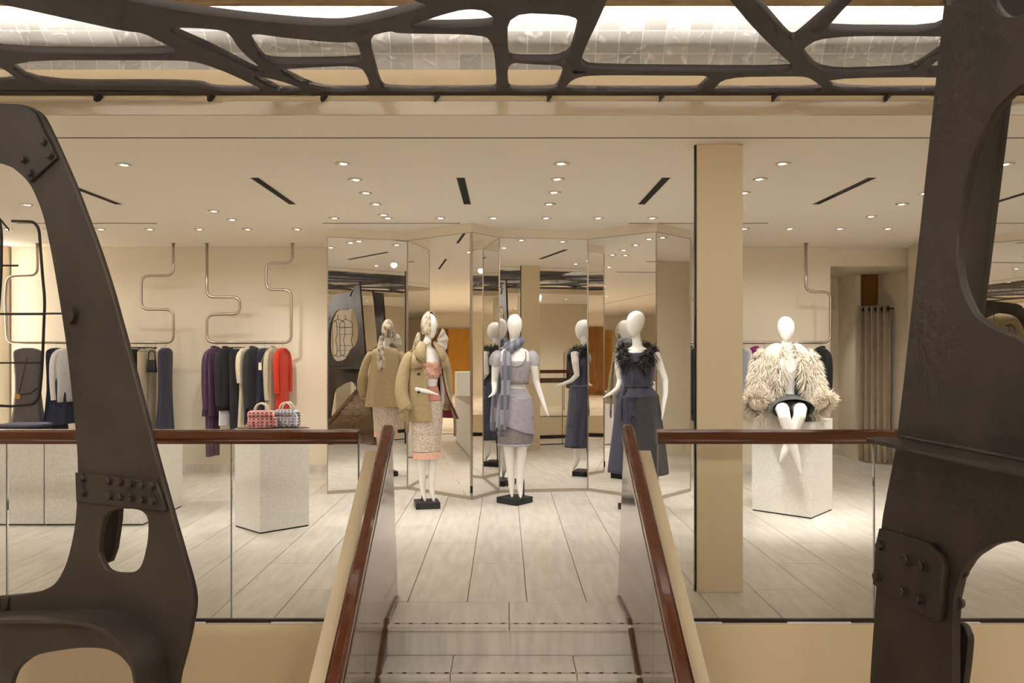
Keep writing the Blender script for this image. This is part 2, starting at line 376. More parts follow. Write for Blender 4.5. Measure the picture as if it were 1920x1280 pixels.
# ------------------------------------------------------------------ downlights
def lamp(p, target, size=62, watt=SPOT_W, blend=.75, soft=.045):
    l = bpy.data.lights.new('downlight_beam', 'SPOT'); l.energy = watt; l.spot_size = math.radians(size); l.spot_blend = blend
    l.color = LIGHT; l.shadow_soft_size = soft
    o = bpy.data.objects.new('downlight_beam', l); COL.objects.link(o); o.location = p
    o.rotation_euler = (Vector(target)-Vector(p)).to_track_quat('-Z', 'Y').to_euler()
    return o
_rim = MB().lathe([(.030,-.001), (.052,-.001), (.054,-.006), (.034,-.008), (.030,-.003)], 20).mesh('trim_ring', True); _rim.materials.append(M['lensrim'])
_cup = MB().lathe([(.001,-.0015), (.034,-.0015), (.034,-.003), (.001,-.003)], 16).mesh('reflector'); _cup.materials.append(M['steel'])
_len = MB().lathe([(.001,-.002), (.025,-.002), (.02,-.0065), (.001,-.0075)], 16).mesh('lens', True); _len.materials.append(M['lens'])
def downlight(x, y, label, target=None, group=None, watt=SPOT_W, size=62, beam=True, z=CEIL, soft=.045):
    t = thing('recessed_downlight', label, 'ceiling light', (x, y, z), 0, group)
    for nm, me in (('trim_ring', _rim), ('reflector', _cup), ('lens', _len)):
        o = bpy.data.objects.new(nm, me); COL.objects.link(o); o.parent = t
        if nm == 'lens': o.location = (.008 if x < 0 else -.008, 0, 0)
    if beam: lamp((x, y, z-.03), target or (x, y+.02, 0), size, watt, soft=soft)
def cl(x, y): d = (CEIL-H)*F/(CY-y); return (x-CX)/F*d, d
ORD = ['first','second','third','fourth','fifth','sixth','seventh','eighth','ninth','tenth']
for k, (px, py, tx, ty, tz) in enumerate([(642,306,-.8,7.4,1.0), (666,336,-.8,7.6,1.2), (685,361,-.4,7.6,.4), (704,382,-.9,7.9,.6), (718,402,-1.2,7.9,.2)]):
    x, y = cl(px, py); downlight(x, y, ORD[k]+' downlight, counted from the front, of the slanting row left of the centre slot', (tx,ty,tz), 'left slanting row of downlights', watt=SPOT_W*.52, size=88)
for k, (px, py, tx, ty, tz) in enumerate([(1053,306,1.3,7.3,1.0), (1046,335,.1,7.6,1.1), (1040,360,.6,7.6,.2), (1031,382,1.2,7.7,.5)]):
    x, y = cl(px, py); downlight(x, y, ORD[k]+' downlight, counted from the front, of the slanting row right of the centre slot', (tx,ty,tz), 'right slanting row of downlights', watt=SPOT_W*.52, size=88)
for k, px in enumerate((626, 726, 825, 924, 1025, 1123, 1224)):
    x, y = cl(px, 408); downlight(x, y, ORD[k]+' downlight from the left in the row before the folding mirrors', None, 'row of downlights before the mirrors', watt=SPOT_W*.5, size=120)
for k, px in enumerate((14, 90, 188, 280, 373, 463, 556)):
    x, y = cl(px, 429); downlight(x, y, ORD[k]+' downlight from the left in the row over the left clothes rails', (x, 9.6, .9), 'row of downlights over the left rails', size=105, watt=SPOT_W*.3)
for k, px in enumerate((1397, 1482, 1576, 1666)):
    x, y = cl(px, 428); downlight(x, y, ORD[k]+' downlight from the column in the row over the right clothes rail', (x, 9.6, .9), 'row of downlights over the right rail', size=105, watt=SPOT_W*.3)
for px, py, lb, tg in ((231,308,'large single downlight left of the leftmost full ceiling slot',(-2.1,6.9,.9)), (50,383,'single downlight seen inside the arch of the left sculpture',(-3.6,7.2,.8)),
        (400,395,'front one of the two downlights above the purple coat',(-2.0,6.8,.9)), (434,411,'rear one of the two downlights above the purple coat',(-2.6,9.4,.9)),
        (1468,306,'foremost downlight right of the column',(2.65,7.3,1.2)), (1425,335,'second downlight right of the column with a bright flare',(2.65,7.3,1.4)),
        (1396,361,'downlight half hidden at the right edge of the column',(2.3,7.3,.8)), (1692,382,'right one of the two downlights nearing the right sculpture',(2.9,7.4,1.0)),
        (1634,405,'left one of the two downlights nearing the right sculpture',(2.7,7.6,.9)), (1735,362,'small starry downlight at the edge of the right sculpture',(3.4,7.0,0)),
        (1886,307,'downlight seen through the oval hole of the right sculpture',(4.0,6.8,0))):
    x, y = cl(px, py); downlight(x, y, lb, tg, watt=SPOT_W*2.2, size=66)
downlight(4.38, 10.9, 'downlight in the low ceiling of the fitting room passage', None, watt=20, z=2.55)
bg = 'recessed downlight of the hall behind the camera, seen only in mirrors'
for x in (-17, -14, -11.5, -9):
    for y in (5.6, 8.2): downlight(x, y, 'recessed downlight of the long hall at the left, seen only in mirrors', None, 'downlights of the long left hall', watt=SPOT_W*4, size=130)
for x in (-6.2, 6.4): downlight(x, 6.4, 'recessed downlight over the platform end '+('left' if x < 0 else 'right')+' of the frame', None, watt=SPOT_W*2.5, size=130)
for x in (-12, -8, -4.5, -1.5, 1.5, 4.5, 8):
    for y in (-2.2, -4.4, -6.8): downlight(x, y, bg, None, 'downlights behind the camera', watt=SPOT_W*3, size=130)
for k, x in enumerate((-5.4, -3.3, -1.1, 1.1, 3.3, 5.4)):  # lamps added behind the camera to brighten column, fascia and stairs
    downlight(x, -1.2, ORD[k]+' added fill downlight from the left along the near edge of the lane', (x*.9, 4.2, .6), 'added fill downlights lighting the lane', watt=SPOT_W*4.2, size=84, soft=.2)
# ------------------------------------------------------------------ ceiling slots
slotpos = [('leftmost, partly behind the left sculpture', -3.40), ('second from the left', -1.88), ('middle one, nearest the stair axis', -.355), ('just left of the column', 1.166), ('right of the column', 2.69), ('far right, behind the right sculpture', 4.2)]
for lb, x in slotpos:
    t = thing('air_slot', 'long black air slot in the cream ceiling, '+lb, 'air vent', (x+.03, 6.43, CEIL), 0, 'slanting black ceiling slots')
    obj('opening', MB().box((-.03,-.53,-.003), (.03,.53,.004)), M['black'], t)
    fr = MB().box((-.036,-.536,-.004), (-.03,.536,.004)); fr.box((.03,-.536,-.004), (.036,.536,.004)); obj('frame', fr, M['lensrim'], t)
for lb, a, b in (('behind the left sculpture', -4.9, -3.5), ('before the left mirrors', -1.83, -.445), ('crossing behind the column', 1.25, 2.65), ('right of the fitting room', 4.7, 6.2)):
    t = thing('air_slot', 'thin dark ceiling slot running crosswise '+lb, 'air vent', ((a+b)/2, 8.0, CEIL), 0, 'crosswise thin ceiling slots')
    obj('opening', MB().box((-(b-a)/2,-.016,-.003), ((b-a)/2,.016,.004)), M['black'], t)
    fr = MB().box((-(b-a)/2,-.02,-.004), ((b-a)/2,-.016,.004)); fr.box((-(b-a)/2,.016,-.004), ((b-a)/2,.02,.004)); obj('frame', fr, M['lensrim'], t)
# ------------------------------------------------------------------ iron lattice under the lit recess
LATZ = 2.88
def lp(x, y):
    d = (LATZ-H)*F/(CY-y); return ((x-CX)/F*d, d)
HOLES = [
 [(-60,-5),(0,8),(80,25),(160,43),(230,58),(268,62),(300,78),(350,103),(-60,100)],
 [(0,113),(340,113),(375,118),(420,134),(460,152),(500,173),(402,174),(372,161),(70,161)],
 [(-50,116),(0,124),(42,156),(-50,159)],
 [(-50,168),(310,169),(345,172),(310,174),(-50,174)],
 [(314,55),(345,52),(400,55),(428,60),(450,95),(492,130),(497,138),(480,137),(400,96),(330,66)],
 [(215,-4),(330,20),(450,36),(560,47),(640,51),(700,40),(808,12),(770,0),(740,-60),(120,-60)],
 [(460,61),(540,72),(640,81),(667,78),(673,90),(679,112),(672,119),(505,121),(488,108)],
 [(513,131),(545,129),(640,124),(677,126),(689,145),(695,166),(688,174),(598,175)],
 [(468,141),(520,150),(573,168),(567,175),(525,175),(500,160)],
 [(756,53),(828,28),(875,17),(908,20),(930,37),(924,49),(870,52)],
 [(689,69),(732,58),(745,63),(908,65),(926,86),(932,168),(922,174),(725,174),(713,162)],
 [(952,24),(1084,29),(1082,60),(1064,116),(957,116),(952,102)],
 [(952,117),(1000,121),(1062,123),(1046,166),(1036,174),(960,174),(952,167)],
 [(1150,-58),(1142,-4),(1087,112),(1093,125),(1110,133),(1470,136),(1492,128),(1450,90),(1410,50),(1366,-2),(1335,-58)],
 [(1072,132),(1104,135),(1076,139)],
 [(1056,168),(1075,148),(1105,141),(1280,142),(1325,142),(1331,150),(1310,172),(1300,175),(1066,175)],
 [(1334,172),(1360,145),(1500,143),(1520,147),(1546,167),(1532,174),(1345,175)],
 [(1370,-58),(1415,0),(1475,70),(1487,77),(1498,70),(1578,0),(1640,-58)],
 [(1660,-58),(1598,0),(1550,52),(1557,61),(1790,62),(1800,-58)],
 [(1498,97),(1542,68),(1800,68),(1778,88),(1720,128),(1695,136),(1540,141)],
 [(1736,131),(1778,98),(1810,98),(1815,136),(1745,137)],
 [(1542,147),(1800,144),(1815,174),(1565,175)]]
def clip(poly, nx, ny, c):                                           # keep nx*x+ny*y <= c
    out = []
    for i in range(len(poly)):
        a, b = poly[i], poly[(i+1) % len(poly)]
        da, db = nx*a[0]+ny*a[1]-c, nx*b[0]+ny*b[1]-c
        if da <= 0: out.append(a)
        if da*db < 0:
            t = da/(da-db); out.append((a[0]+(b[0]-a[0])*t, a[1]+(b[1]-a[1])*t))
    return out
def voro(x0, x1, y0, y1, n, gap=.045):
    rnd = random.Random(3+n); seeds = [(rnd.uniform(x0, x1), rnd.uniform(y0, y1)) for _ in range(n)]
    out = []
    for i, s in enumerate(seeds):
        poly = [(x0,y0),(x1,y0),(x1,y1),(x0,y1)]
        for j, q in enumerate(seeds):
            if i == j or not poly: continue
            dx, dy = q[0]-s[0], q[1]-s[1]; L = math.hypot(dx, dy)
            poly = clip(poly, dx/L, dy/L, (dx*(s[0]+q[0])+dy*(s[1]+q[1]))/2/L-gap)
        if len(poly) > 2:
            ar = abs(sum(poly[k][0]*poly[(k+1)%len(poly)][1]-poly[(k+1)%len(poly)][0]*poly[k][1] for k in range(len(poly))))/2
            if ar > .03: out.append([(p.x, p.y) for p in chaikin([Vector(p) for p in poly], 2)])
    return out
holes = [[(p.x, p.y) for p in chaikin([Vector(lp(q[0], q[1] if q[1] < 171 else 171+(q[1]-171)*.4)) for q in h], 2, .2)] for h in HOLES]
holes += voro(-7.7, -3.0, -.35, 4.18, 15)+voro(2.62, 7.7, -.35, 4.18, 16)+voro(-2.9, 2.5, -.35, 2.76, 12)
lat = thing('iron_lattice', 'dark iron branching lattice hung under the silver leaf ceiling recess', 'ceiling lattice', (0, 0, LATZ))
me = plate('web', [(-7.9,-.45),(7.9,-.45),(7.9,4.312),(-7.9,4.312)], holes, .036, .0008)
for v in me.vertices: v.co.z += .018
obj('web', me, M['ironlat'], lat)
for k in range(26):
    x = -7.7+k*.61
    obj('bracket', MB().add([(x,4.28,0),(x+.03,4.28,0),(x,4.28,-.035),(x,4.33,0),(x+.03,4.33,0),(x,4.33,-.035)], [(0,1,2),(3,5,4),(0,3,4,1),(1,4,5,2),(2,5,3,0)]), M['ironlat'], lat)
for x in (-6, -3, 0, 3, 6):
    for y in (.2, 3.9): obj('hanger_rod', MB().tube([(x,y,.03),(x,y,.38)], .006), M['ironlat'], lat)

# ------------------------------------------------------------------ iron sculptures
_bolt = {}
def bolt_mesh(r):
    if r not in _bolt:
        m_ = MB(); hexa = lambda rr, z: [(rr*math.cos(PI/3*k), rr*math.sin(PI/3*k), z) for k in range(6)]
        circ = lambda rr, z: [(rr*math.cos(PI/6*k), rr*math.sin(PI/6*k), z) for k in range(12)]
        m_.loft([circ(r*1.3,0), circ(r*1.3,r*.22)]); m_.loft([hexa(r,r*.22), hexa(r,r*.95), hexa(r*.82,r*1.12)])
        _bolt[r] = m_.mesh('bolt'); _bolt[r].materials.append(M['iron'])
    return _bolt[r]
class Plane:                                     # an upright plane: point A, horizontal direction u
    def __init__(s, A, u):
        s.A = Vector((A[0], A[1], 0)); s.u = Vector((u[0], u[1], 0)).normalized(); s.n = Vector((s.u.y, -s.u.x, 0))
        s.M = Matrix(((s.u.x, 0, s.n.x, s.A.x), (s.u.y, 0, s.n.y, s.A.y), (0, 1, 0, 0), (0, 0, 0, 1)))
    def st(s, x, y):
        k = (x-CX)/F                              # X = k d  ->  A.x+u.x s = k (A.y+u.y s)
        t = (k*s.A.y-s.A.x)/(s.u.x-k*s.u.y); d = s.A.y+s.u.y*t
        return (t, H-(y-CY)/F*d)
    def pts(s, px): return [s.st(*p) for p in px]
    def put(s, name, me, parent, off=0, mat_=None):
        me.transform(s.M @ Matrix.Translation((0, 0, off))); 
        bm = bmesh.new(); bm.from_mesh(me); bmesh.ops.recalc_face_normals(bm, faces=bm.faces); bm.to_mesh(me); bm.free()
        return obj(name, me, mat_ or M['iron'], parent)
    def bolt(s, parent, st, off, r, back=False):
        o = bpy.data.objects.new('bolt', bolt_mesh(r)); COL.objects.link(o); o.parent = parent
        R = Matrix.Rotation(PI, 4, 'Y') if back else Matrix.Identity(4)
        o.matrix_parent_inverse = parent.matrix_world.inverted(); o.matrix_basis = s.M @ Matrix.Translation((st[0], st[1], off)) @ R
def sm(pts, it=2, q=.22): return [(p.x, p.y) for p in chaikin([Vector(p) for p in pts], it, q)]
FEET = LZ
# --- left sculpture: leg with arch going left out of the frame
pl = Plane((-1.60, 3.0), (.89, -.455)); nL = pl.n      # n points to the camera side
if nL.y > 0: print('left normal away')
ls = thing('iron_sculpture', 'dark riveted iron arch sculpture at the left with a wire cage inside', 'sculpture', (pl.A.x, pl.A.y, FEET))
ls_inv = Matrix.Translation((-pl.A.x, -pl.A.y, -FEET))
def under(o, root): o.matrix_parent_inverse = root.matrix_world.inverted(); return o
bpy.context.view_layer.update()
outer = pl.pts([(-260,190),(0,195),(52,197),(80,213),(97,245),(140,340),(200,500),(250,680),(300,870),(345,1030),(364,1095),(369,1130),(356,1200),(332,1285)])
s_r = pl.st(332, 1285)[0]; s_l = pl.st(262, 1285)[0]
outer += [(s_r-.02, FEET+.35), (s_r-.02, FEET), (s_l-.02, FEET), (s_l-.01, FEET+.4)]
outer += pl.pts([(262,1290),(250,1250),(230,1226),(200,1213),(150,1212),(70,1225),(36,1250),(22,1285)])
sA = pl.st(22,1285)[0]
outer += [(sA-.03, FEET+.3), (sA-.03, FEET), (sA-1.1, FEET), (sA-1.15, .5), (sA-1.05, 1.6)]
outer += [(sA-.95, 2.3)]
inner = pl.pts([(-60,302),(0,305),(32,316),(62,346),(86,402),(106,500),(130,650),(149,830),(151,900),(146,985),(131,1052),(110,1093),(78,1109),(0,1117),(-60,1119)])
sI = pl.st(-60,302)[0]
inner += [(sI-.55, .35), (sI-.75, .7), (sI-.75, 1.6), (sI-.55, 2.0)]
hole = sm(pl.pts([(202,962),(225,952),(266,953),(283,968),(282,1012),(270,1062),(250,1074),(208,1072),(194,1050),(189,1030),(194,988)]))
me = plate('arch_plate', sm(outer, 2, .2), [sm(inner, 2, .2), hole], .022, .002)
under(pl.put('arch_plate', me, ls), ls)
# rear return of the leg, seen through the small hole
me = plate('rear_plate', sm(pl.pts([(120,560),(160,560),(186,880),(190,960),(176,1060),(150,1070),(130,1000),(130,800)]), 1), [], .02, .002)
under(pl.put('rear_plate', me, ls, -.09), ls)
sp = plate('splice_plate', pl.pts([(152,884),(303,902),(322,953),(318,956),(154,938)]), [], .014, .002)
under(pl.put('splice_plate', sp, ls, .018), ls)
for p in [(160,897),(208,902),(229,905),(249,907),(270,909),(290,911),(161,924),(210,930),(230,932),(250,934),(270,937),(291,939)]: pl.bolt(ls, pl.st(p[0]+9, p[1]-3), .025, .014)
sp = plate('splice_plate', pl.pts([(-40,197),(52,199),(76,215),(90,248),(116,298),(66,343),(34,316),(0,304),(-40,303)]), [], .012, .002)
under(pl.put('splice_plate', sp, ls, .017), ls)
for p in [(87,268),(98,294),(49,302),(62,327),(-20,230)]: pl.bolt(ls, pl.st(p[0]+8, p[1]), .023, .014)
sp = plate('gusset_plate', pl.pts([(-60,1115),(24,1117),(22,1143),(-60,1150)]), [], .016, .002)
under(pl.put('gusset_plate', sp, ls, .02), ls)
pl.bolt(ls, pl.st(10,1131), .028, .014)
def ribbon(path, plane, w0, w1, t):              # a flange standing off a plate along a path of (s, z)
    m_ = MB(); rings = []; n = len(path)
    for i, p in enumerate(path):
        a, b = Vector(path[max(i-1,0)]), Vector(path[min(i+1,n-1)]); d = (b-a).normalized(); q = Vector((d.y, -d.x))
        P3 = lambda s_, z_, o_: plane.A+plane.u*s_+Vector((0,0,z_))+plane.n*o_
        rings.append([P3(p[0],p[1],w0), P3(p[0],p[1],w1), P3(p[0]+q.x*t,p[1]+q.y*t,w1), P3(p[0]+q.x*t,p[1]+q.y*t,w0)])
    return m_.loft(rings)
fl = [Vector(p) for p in pl.pts([(-80,1148),(0,1150),(120,1147),(205,1147),(255,1158),(288,1182),(308,1215),(316,1250),(318,1290),(318,1420)])]
for _ in range(2): fl = [fl[0]]+[x for i in range(len(fl)-1) for x in (fl[i]*.75+fl[i+1]*.25, fl[i]*.25+fl[i+1]*.75)]+[fl[-1]]
under(obj('flange', ribbon(fl, pl, .01, .14, -.014), M['iron'], ls), ls)
st = pl.st(141,590); disc = MB(); c3 = pl.A*1+pl.u*st[0]+Vector((0,0,st[1]))
disc.tube([c3+pl.n*.011, c3+pl.n*.03], .034, 20); under(obj('boss', disc, M['iron'], ls), ls)
# wire cage hung in the arch
cage = thing('wire_cage', 'black wire cage hanging inside the left iron arch', 'wire cage', tuple(pl.A+pl.u*-.75))
bpy.context.view_layer.update()
def cage_rods(cagething, loops, rods, plane, dep, r=.006):
    for pts, off in loops: under(obj('rod', MB().tube([plane.A*1+plane.u*s_+Vector((0,0,z_))+plane.n*off for s_, z_ in pts], r, 6), M['wire'], cagething, True), cagething)
    for a, b, oa, ob in rods: under(obj('cross_rod', MB().tube([plane.A+plane.u*a[0]+Vector((0,0,a[1]))+plane.n*oa, plane.A+plane.u*b[0]+Vector((0,0,b[1]))+plane.n*ob], r*.7, 6), M['wire'], cagething), cagething)
def fil2(p, r): return [(v.x, v.y) for v in fillet([Vector((a, b, 0)) for a, b in p], r)]
sc0 = pl.st(-70,600)[0]
mir = lambda pts: pts+[(2*sc0-a, b) for a, b in reversed(pts)]
L1 = pl.pts([(0,408),(22,411),(27,440),(26,520),(20,600),(10,680),(-4,765),(-20,800)])
L2 = pl.pts([(0,411),(40,412),(50,425),(57,520),(61,560),(56,690),(51,745),(40,759),(0,763)])
cage_rods(cage, [(fil2(mir(L1), .04), .05), (fil2(mir(L2), .04), -.05), (fil2(mir([(a-.10, b-.01) for a, b in L1]), .04), .10)],
    [(pl.st(20,589), pl.st(141,588), .05, .02), (pl.st(-140,681), pl.st(54,680), -.05, -.05), (pl.st(-160,589), pl.st(60,588), 0, -.05), (pl.st(22,412), pl.st(-6,428), .05, -.05), (pl.st(-140,500), pl.st(57,500), .05, .05)], pl, .1)
cage_rods(cage, [], [((sc0, pl.st(-70,411)[1]), (sc0, pl.st(-70,300)[1]), 0, 0)], pl, .1, .01)
# --- right sculpture: a tall plate running towards the camera
XP = 1.58
pr = Plane((XP, 2.5), (.033, -.54))
nR = pr.n                                        # which side?
SGN = 1 if nR.x < 0 else -1                      # the camera is on the -X side
rs = thing('iron_sculpture', 'tall dark iron sculpture at the right with oval hole and shelf flange', 'sculpture', (XP, 3.0, FEET))
bpy.context.view_layer.update()
top = pr.st(1782,-30)
outR = pr.pts([(1782,-30),(1778,0),(1690,818),(1657,990),(1637,1280)])
sb = pr.st(1637,1280)[0]
outR += [(sb-.03, FEET+.2), (sb-.04, FEET), (sb+.50, FEET), (sb+.46, FEET+.3)]
a1 = pr.st(1795,1190); outR += [(a1[0], FEET+.6)]+pr.pts([(1793,1185),(1796,1125),(1806,1080),(1830,1043),(1868,1019),(1918,1011)])
sE = pr.st(1918,1011)[0]
outR += [(sE+.35, .86), (sE+.8, .72), (sE+1.0, .2), (sE+1.0, FEET), (sE+1.45, FEET), (sE+1.5, .9), (sE+1.42, 1.8), (sE+1.2, 2.35), (sE+.7, 2.62), (sE+.1, 2.6), (top[0]+.14, 2.72), (top[0], 2.70)]
oval = pr.pts([(1930,152),(1872,205),(1832,285),(1806,395),(1800,480),(1809,540),(1834,592),(1872,617),(1930,640)])
so = pr.st(1930,152)[0]
oval += [(so+.25, 1.32), (so+.75, 1.28), (so+1.0, 1.5), (so+.95, 2.05), (so+.65, 2.3), (so+.2, 2.28)]
up_hole = pr.pts([(1862,-10),(1872,15),(1892,33),(1925,30),(1940,10),(1935,-10),(1895,-20)])
me = plate('web_plate', sm(outR, 1, .14), [sm(oval, 2, .2), sm(up_hole, 2)], .03, .002)
under(pr.put('web_plate', me, rs), rs)
far_edge = lambda z: pr.st(1778, 0)[0]+(pr.st(1690, 818)[0]-pr.st(1778, 0)[0])*(pr.st(1778,0)[1]-z)/(pr.st(1778,0)[1]-pr.st(1690,818)[1])
pb = Plane((XP+.26, 2.5), (.033, -.54))
rp_ = pb.pts([(1905,60),(1890,200),(1840,600),(1832,690)])
rear = rp_+[(rp_[-1][0]-.02, .9), (rp_[-1][0]-.45, .9), (rp_[0][0]-.4, 2.55), (rp_[0][0]+.02, 2.6)]
me = plate('rear_plate', rear, [], .025, .002); under(pb.put('rear_plate', me, rs), rs)
pb2 = Plane((XP+.12, 2.5), (.033, -.54))
rl = pb2.pts([(1790,1160),(1812,1170),(1822,1195),(1818,1240),(1810,1300)])
me = plate('foot_plate', sm(rl+[(rl[-1][0]-.02, FEET), (rl[-1][0]-.4, FEET), (rl[0][0]-.35, .3)], 1, .15), [], .025, .002); under(pb2.put('foot_plate', me, rs), rs)
for z_, s_ in ((1.22, 0),):               # spacers tying the rear plates to the web
    e = far_edge(z_)+.12; a = pr.A+pr.u*e+Vector((0,0,z_))
    under(obj('spacer', MB().tube([a, a+Vector((.27,0,0))], .03, 12), M['iron'], rs), rs)
# shelf flange
fz = pr.st(1690, 818)[1]; e0 = pr.st(1690,818)[0]
q = lambda s_, o_: pr.A+pr.u*s_+pr.n*(SGN*o_)
fo = [q(e0+.02,.01), q(e0+.005,.08), q(e0+.03,.155), q(e0+.075,.172), q(e0+1.25,.172), q(e0+1.25,.01)]
sh = obj('shelf_flange', MB().prism([(p.x,p.y) for p in fo], fz-.014, fz), M['iron'], rs); under(sh, rs)
w_ = [q(e0+.03+k*.04, .018+.004*random.random())+Vector((0,0,fz+.003)) for k in range(30)]
under(obj('weld_bead', MB().tube(w_, [.007+.004*random.random() for _ in w_], 6), M['iron'], rs), rs)
spx = [(1662,990),(1762,1019),(1784,1040),(1790,1060),(1779,1163),(1770,1163),(1750,1152),(1650,1095),(1655,1020)]
me = plate('splice_plate', pr.pts(spx), [], .016, .002); under(pr.put('splice_plate', me, rs, SGN*.023), rs)
me = plate('splice_lip', pr.pts([(1762,1019),(1784,1040),(1791,1062),(1780,1164),(1767,1162),(1774,1062),(1768,1046),(1757,1030)]), [], .03, .002); under(pr.put('splice_lip', me, rs, SGN*.03), rs)
for p in [(1668,1023),(1719,1047),(1748,1061),(1662,1080),(1712,1107),(1742,1123)]: pr.bolt(rs, pr.st(*p), SGN*.031, .019, SGN < 0)
for p in [(1800,1070),(1793,1128)]: pr.bolt(rs, (pr.st(*p)[0]+.012, pr.st(*p)[1]), 0, .016, SGN > 0)
cage2 = thing('wire_cage', 'black wire cage hanging in the arch of the right sculpture, seen in the left mirror', 'wire cage', tuple(pr.A+pr.u*1.0))
bpy.context.view_layer.update()
for off in (-.16, 0, .16):
    cage_rods(cage2, [(fil2([(so+.62, 2.2), (so+.62, 2.12), (so+.3, 2.05), (so+.28, 1.8), (so+.36, 1.7), (so+.28, 1.6), (so+.3, 1.42), (so+.6, 1.38), (so+.86, 1.42), (so+.9, 2.04), (so+.62, 2.12)], .05), off)], [], pr, .1)
cage_rods(cage2, [], [((so+.28, z_), (so+.9, z_), -.16, -.16) for z_ in (1.95, 1.82, 1.6, 1.5)]+[((so+.28, z_), (so+.28, z_), -.16, .16) for z_ in (1.95, 1.5)], pr, .1)

# ------------------------------------------------------------------ balustrades
def balustrade(name, x0, x1, y, joints, lab, far=True):
    t = thing(name, lab, 'balustrade', ((x0+x1)/2, y, 0))
    xs = [x0]+joints+[x1]; cx = (x0+x1)/2
    for a, b in zip(xs, xs[1:]): obj('glass_pane', MB().box((a+.004-cx, -.006, .004), (b-.004-cx, .006, .985)), M['glass'], t)
    for a in joints+[x1 if x0 < 0 else x0]:
        obj('pane_edge', MB().box((a-.0035-cx, -.007, .004), (a+.0035-cx, .007, .985)), mat('glass_edge', srgb(120,124,116), .2), t)
    prof = [(-.034,.985),(-.036,1.0),(-.03,1.008),(-.034,1.016),(-.036,1.05),(-.024,1.062),(.024,1.062),(.036,1.05),(.034,1.016),(.03,1.008),(.036,1.0),(.034,.985)]
    r = MB().loft([[(xx-cx, py, pz) for py, pz in prof] for xx in (x0-.005 if x0 > 0 else x0, x1+.005)]); obj('handrail', r, M['mahog'], t)
    obj('channel', MB().box((x0-cx, -.012, -.006), (x1-cx, .012, .012)), M['dark'], t)
    return t
balustrade('glass_balustrade', -7.5, -.81, LANE1, [-6.5, -5.25, -4.0, -2.76, -1.515], 'glass balustrade with mahogany handrail left of the stairs')
balustrade('glass_balustrade', .85, 7.5, LANE1, [2.05, 3.3, 4.55, 5.8], 'glass balustrade with mahogany handrail right of the stairs')
balustrade('glass_balustrade', -7.5, -.9, LANE0-.05, [-6.5, -5.25, -4.0, -2.76, -1.6], 'glass balustrade behind the camera, left one, seen in mirrors')
balustrade('glass_balustrade', .9, 7.5, LANE0-.05, [2.1, 3.3, 4.55, 5.8], 'glass balustrade behind the camera, right one, seen in mirrors')

# ------------------------------------------------------------------ stair side walls with sloping rails
def stair_side(sg, lab):
    xi = -.650 if sg < 0 else .690                 # inner face
    t = thing('stair_railing', lab, 'stair railing', (xi, 4.4, 0)); ox = Vector((xi, 4.4, 0))
    slope = .84/1.44
    yt, zt = 4.60, 1.015                           # upper end of the sloping top
    yl = 2.75; zl = zt-(yt-yl)*slope
    side = [(4.86, 0.0), (yt, zt), (yl, zl), (yl, LZ), (3.4, LZ), (3.82, LZ+.0), (4.4, -.02)]
    side = [(4.86, 0.0), (yt, zt), (yl, zl), (yl, LZ), (3.9, LZ), (4.45, 0.0)]
    def panel(x0, x1, prof): 
        m_ = MB(); n = len(prof)
        m_.add([(x0-xi, y-4.4, z) for y, z in prof]+[(x1-xi, y-4.4, z) for y, z in prof],
               [tuple(range(n)), tuple(range(2*n-1, n-1, -1))]+[(i, n+i, n+(i+1)%n, (i+1)%n) for i in range(n)])
        return m_
    if sg < 0: xa, xb, xc = xi-.045, xi, xi-.15
    else: xa, xb, xc = xi, xi+.045, xi+.15
    o = obj('inner_panel', panel(xa, xb, [(4.86,0),(yt,zt),(3.7,zt-(yt-3.7)*slope),(3.7,LZ),(3.9,LZ),(4.45,0)]), M['lacq'], t)
    obj('inner_panel', panel(xa, xb, [(3.697,zt-(yt-3.697)*slope),(yl,zl),(yl,LZ),(3.697,LZ)]), M['lacq'], t)
    out = [(4.84,0),(yt-.02,zt-.09),(yl,zl-.09),(yl,LZ),(3.9,LZ),(4.45,0)]
    obj('outer_panel', panel(min(xa, xc) if sg < 0 else xb, xa if sg < 0 else xc, out), M['fascia'], t)
    # skirting that follows the steps
    sx = xi+.006 if sg < 0 else xi-.006
    obj('skirting', MB().tube([Vector((sx,y,z))-ox for y, z in ((4.80,.015),(4.40,.015),(4.13,-.145),(3.86,-.305),(3.59,LZ+.018),(3.3,LZ+.018))], .011, 6), M['lacq'], t)
    # mahogany cap rail
    xm = (xa+xb)/2; prof = [(-.034,-.03),(-.036,.005),(-.03,.012),(-.034,.02),(-.032,.045),(-.018,.058),(.018,.058),(.032,.045),(.034,.02),(.03,.012),(.036,.005),(.034,-.03)]
    d = Vector((0, -1, -slope)).normalized(); up = Vector((0, -d.z, d.y)); up = up if up.z > 0 else -up
    rings = []
    for k, (s_, sc_) in enumerate(((-.035,.55),(-.028,.85),(-.01,1),(0,1),((yt-yl)*math.hypot(1,slope),1))):
        c = Vector((xm, yt, zt))+d*s_
        rings.append([c-ox+Vector((px*sc_,0,0))+up*(pz*sc_ if sc_ == 1 else (pz-.014)*sc_+.014) for px, pz in prof])
    subs = obj('handrail', MB().loft(rings), M['mahogY'], t); bevel(subs, .004)
    return t
stair_side(-1, 'sloping lacquered stair side wall with mahogany cap on the left')
stair_side(1, 'sloping lacquered stair side wall with mahogany cap on the right')

